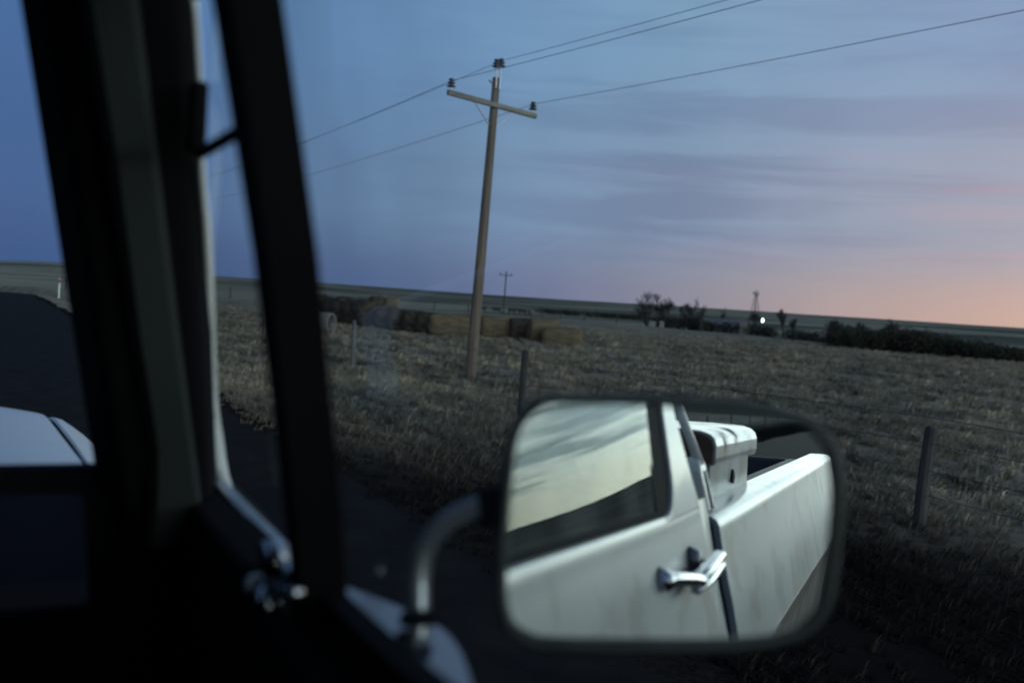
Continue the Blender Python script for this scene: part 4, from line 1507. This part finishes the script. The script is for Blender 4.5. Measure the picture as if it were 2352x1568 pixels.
FO = [(-0.1211, 0.0569), (-0.115, 0.0726), (-0.1055, 0.0827), (-0.0917, 0.0874), (-0.0276, 0.0909), (0.0086, 0.0905), (0.0502, 0.0902), (0.0783, 0.0877), (0.0977, 0.082), (0.1114, 0.0719), (0.12, 0.0607), (0.1247, 0.0442), (0.1265, 0.021), (0.1259, -0.0204), (0.1236, -0.0471), (0.1192, -0.0602), (0.1089, -0.0731), (0.0944, -0.0815), (0.0617, -0.0896), (-0.0029, -0.0952), (-0.0807, -0.0974), (-0.1007, -0.0939), (-0.114, -0.0863), (-0.1213, -0.072), (-0.1249, -0.0505), (-0.1257, -0.0059), (-0.1246, 0.0325)]


def closed_smooth(P, n=4):
    out = []
    N_ = len(P)
    for i in range(N_):
        p0, p1, p2, p3 = (np.array(P[(i + k) % N_]) for k in (-1, 0, 1, 2))
        for k in range(n):
            t_ = k / n
            out.append(tuple(.5 * ((2 * p1) + (p2 - p0) * t_ + (2 * p0 - 5 * p1 + 4 * p2 - p3) * t_ ** 2 + (3 * p1 - p0 - 3 * p2 + p3) * t_ ** 3)))
    return out


GO, FO = closed_smooth(GO), closed_smooth(FO)


def mp3(p, dpt=0.0, s=1.0):
    return MC + eh * (p[0] * s) + ev * (p[1] * s) + mn * dpt


rings = [[mp3(p, -.0004) for p in GO], [mp3(p, .0045, 1.008) for p in GO], [mp3(((a[0] + b_[0]) / 2, (a[1] + b_[1]) / 2), .0075) for a, b_ in zip(GO, FO)], [mp3(p, .004) for p in FO], [mp3(p, -.008, 1.01) for p in FO],
         [mp3(p, -.025, .97) for p in FO], [mp3(p, -.042, .86) for p in FO], [mp3(p, -.052, .66) for p in FO], [mp3(p, -.056, .3) for p in FO]]
n = len(GO)
V = [p for r_ in rings for p in r_]
F = [(i * n + k, i * n + (k + 1) % n, (i + 1) * n + (k + 1) % n, (i + 1) * n + k) for i in range(len(rings) - 1) for k in range(n)]
F.append(tuple((len(rings) - 1) * n + k for k in range(n)))
smir = tp('side_mirror', (V, F), HOUSING, None, True)
tp('mirror_glass', ([mp3(p) for p in GO], [tuple(range(n))]), MIRROR, smir)
ap = smooth_path([(.2893, .6912, 1.386), (.2895, .6950, 1.410), (.2905, .6995, 1.432), (.2938, .6985, 1.4545), (.3020, .6870, 1.4735), (.3120, .6750, 1.4850), (.3230, .6640, 1.4925), (.336, .662, 1.494)], 5)
tp('mirror_arm', tube_vf(ap, .0082, 14), mat('arm_metal', (.27, .285, .31), .28, metal=.62), smir, True)
tp('arm_collar', tube_vf([(.2893, .6905, 1.397), (.2894, .692, 1.4035), (.2894, .693, 1.4075)], [.0155, .0165, .0125], 16), RUBBER, smir, True)
tp('arm_socket', tube_vf([(.3205, .6665, 1.491), (.336, .662, 1.494)], [.0145, .0155], 14), RUBBER, smir, True)
bp_ = closed_smooth([(.244, .82), (.262, .806), (.288, .780), (.308, .752), (.3195, .722), (.3185, .690), (.309, .650), (.2955, .610), (.282, .575), (.262, .550), (.244, .545)], 3)


def bz(x, y):
    return 1.3985 - (x - .25) * .22


n = len(bp_)
V = [(x, y, bz(x, y) - .004) for x, y in bp_] + [(.285 + (x - .285) * .93, .69 + (y - .69) * .96, bz(x, y) + .0005) for x, y in bp_] + [(x, y, bz(x, y) - .05) for x, y in bp_]
F = [tuple(range(n, 2 * n))] + [(k, (k + 1) % n, n + (k + 1) % n, n + k) for k in range(n)] + [(2 * n + k, 2 * n + (k + 1) % n, (k + 1) % n, k) for k in range(n)] + [tuple(range(3 * n - 1, 2 * n - 1, -1))]
tp('mirror_base', (V, F), mat('mirror_base_metal', (.115, .13, .16), .16, metal=.9), smir)

# ------------------------------------------------------------------ tool box standing on the bed rail
TB = Vector((.0, -1.13, 1.335))
tb = empty('toolbox', TB, 'white toolbox with a rounded rusty lid on the bed rail, seen in the side mirror', 'toolbox')


def bp3(name, vf, m, parent=None, smooth=False):
    V, F = vf
    return mesh(name, [Vector(v) - TB for v in V], F, m, parent or tb, smooth)


body = bp3('body', box_vf(-.20, .196, -1.37, -.85, 1.3375, 1.446), PAINT_BOX)
bev(body, .004)
lidp = [(-.21, 1.440), (.207, 1.436), (.209, 1.452), (.2085, 1.478), (.204, 1.493), (.193, 1.503), (.172, 1.509), (.14, 1.511), (.10, 1.5115), (-.21, 1.5115)]
lid = bp3('lid', prism_vf(lidp, 'y', -1.43, -.842), PAINT_RUST)
bev(lid, .006)
cap = bp3('lid_end', prism_vf([(-.20, 1.443), (.202, 1.441), (.204, 1.476), (.199, 1.489), (.189, 1.498), (.170, 1.504), (.14, 1.506), (-.20, 1.506)], 'y', -.844, -.835), RUST)
bp3('latch', join(prism_vf([(-1.105, 1.385), (-1.135, 1.377), (-1.15, 1.392), (-1.122, 1.412)], 'x', .195, .2015)), RUBBER, body)
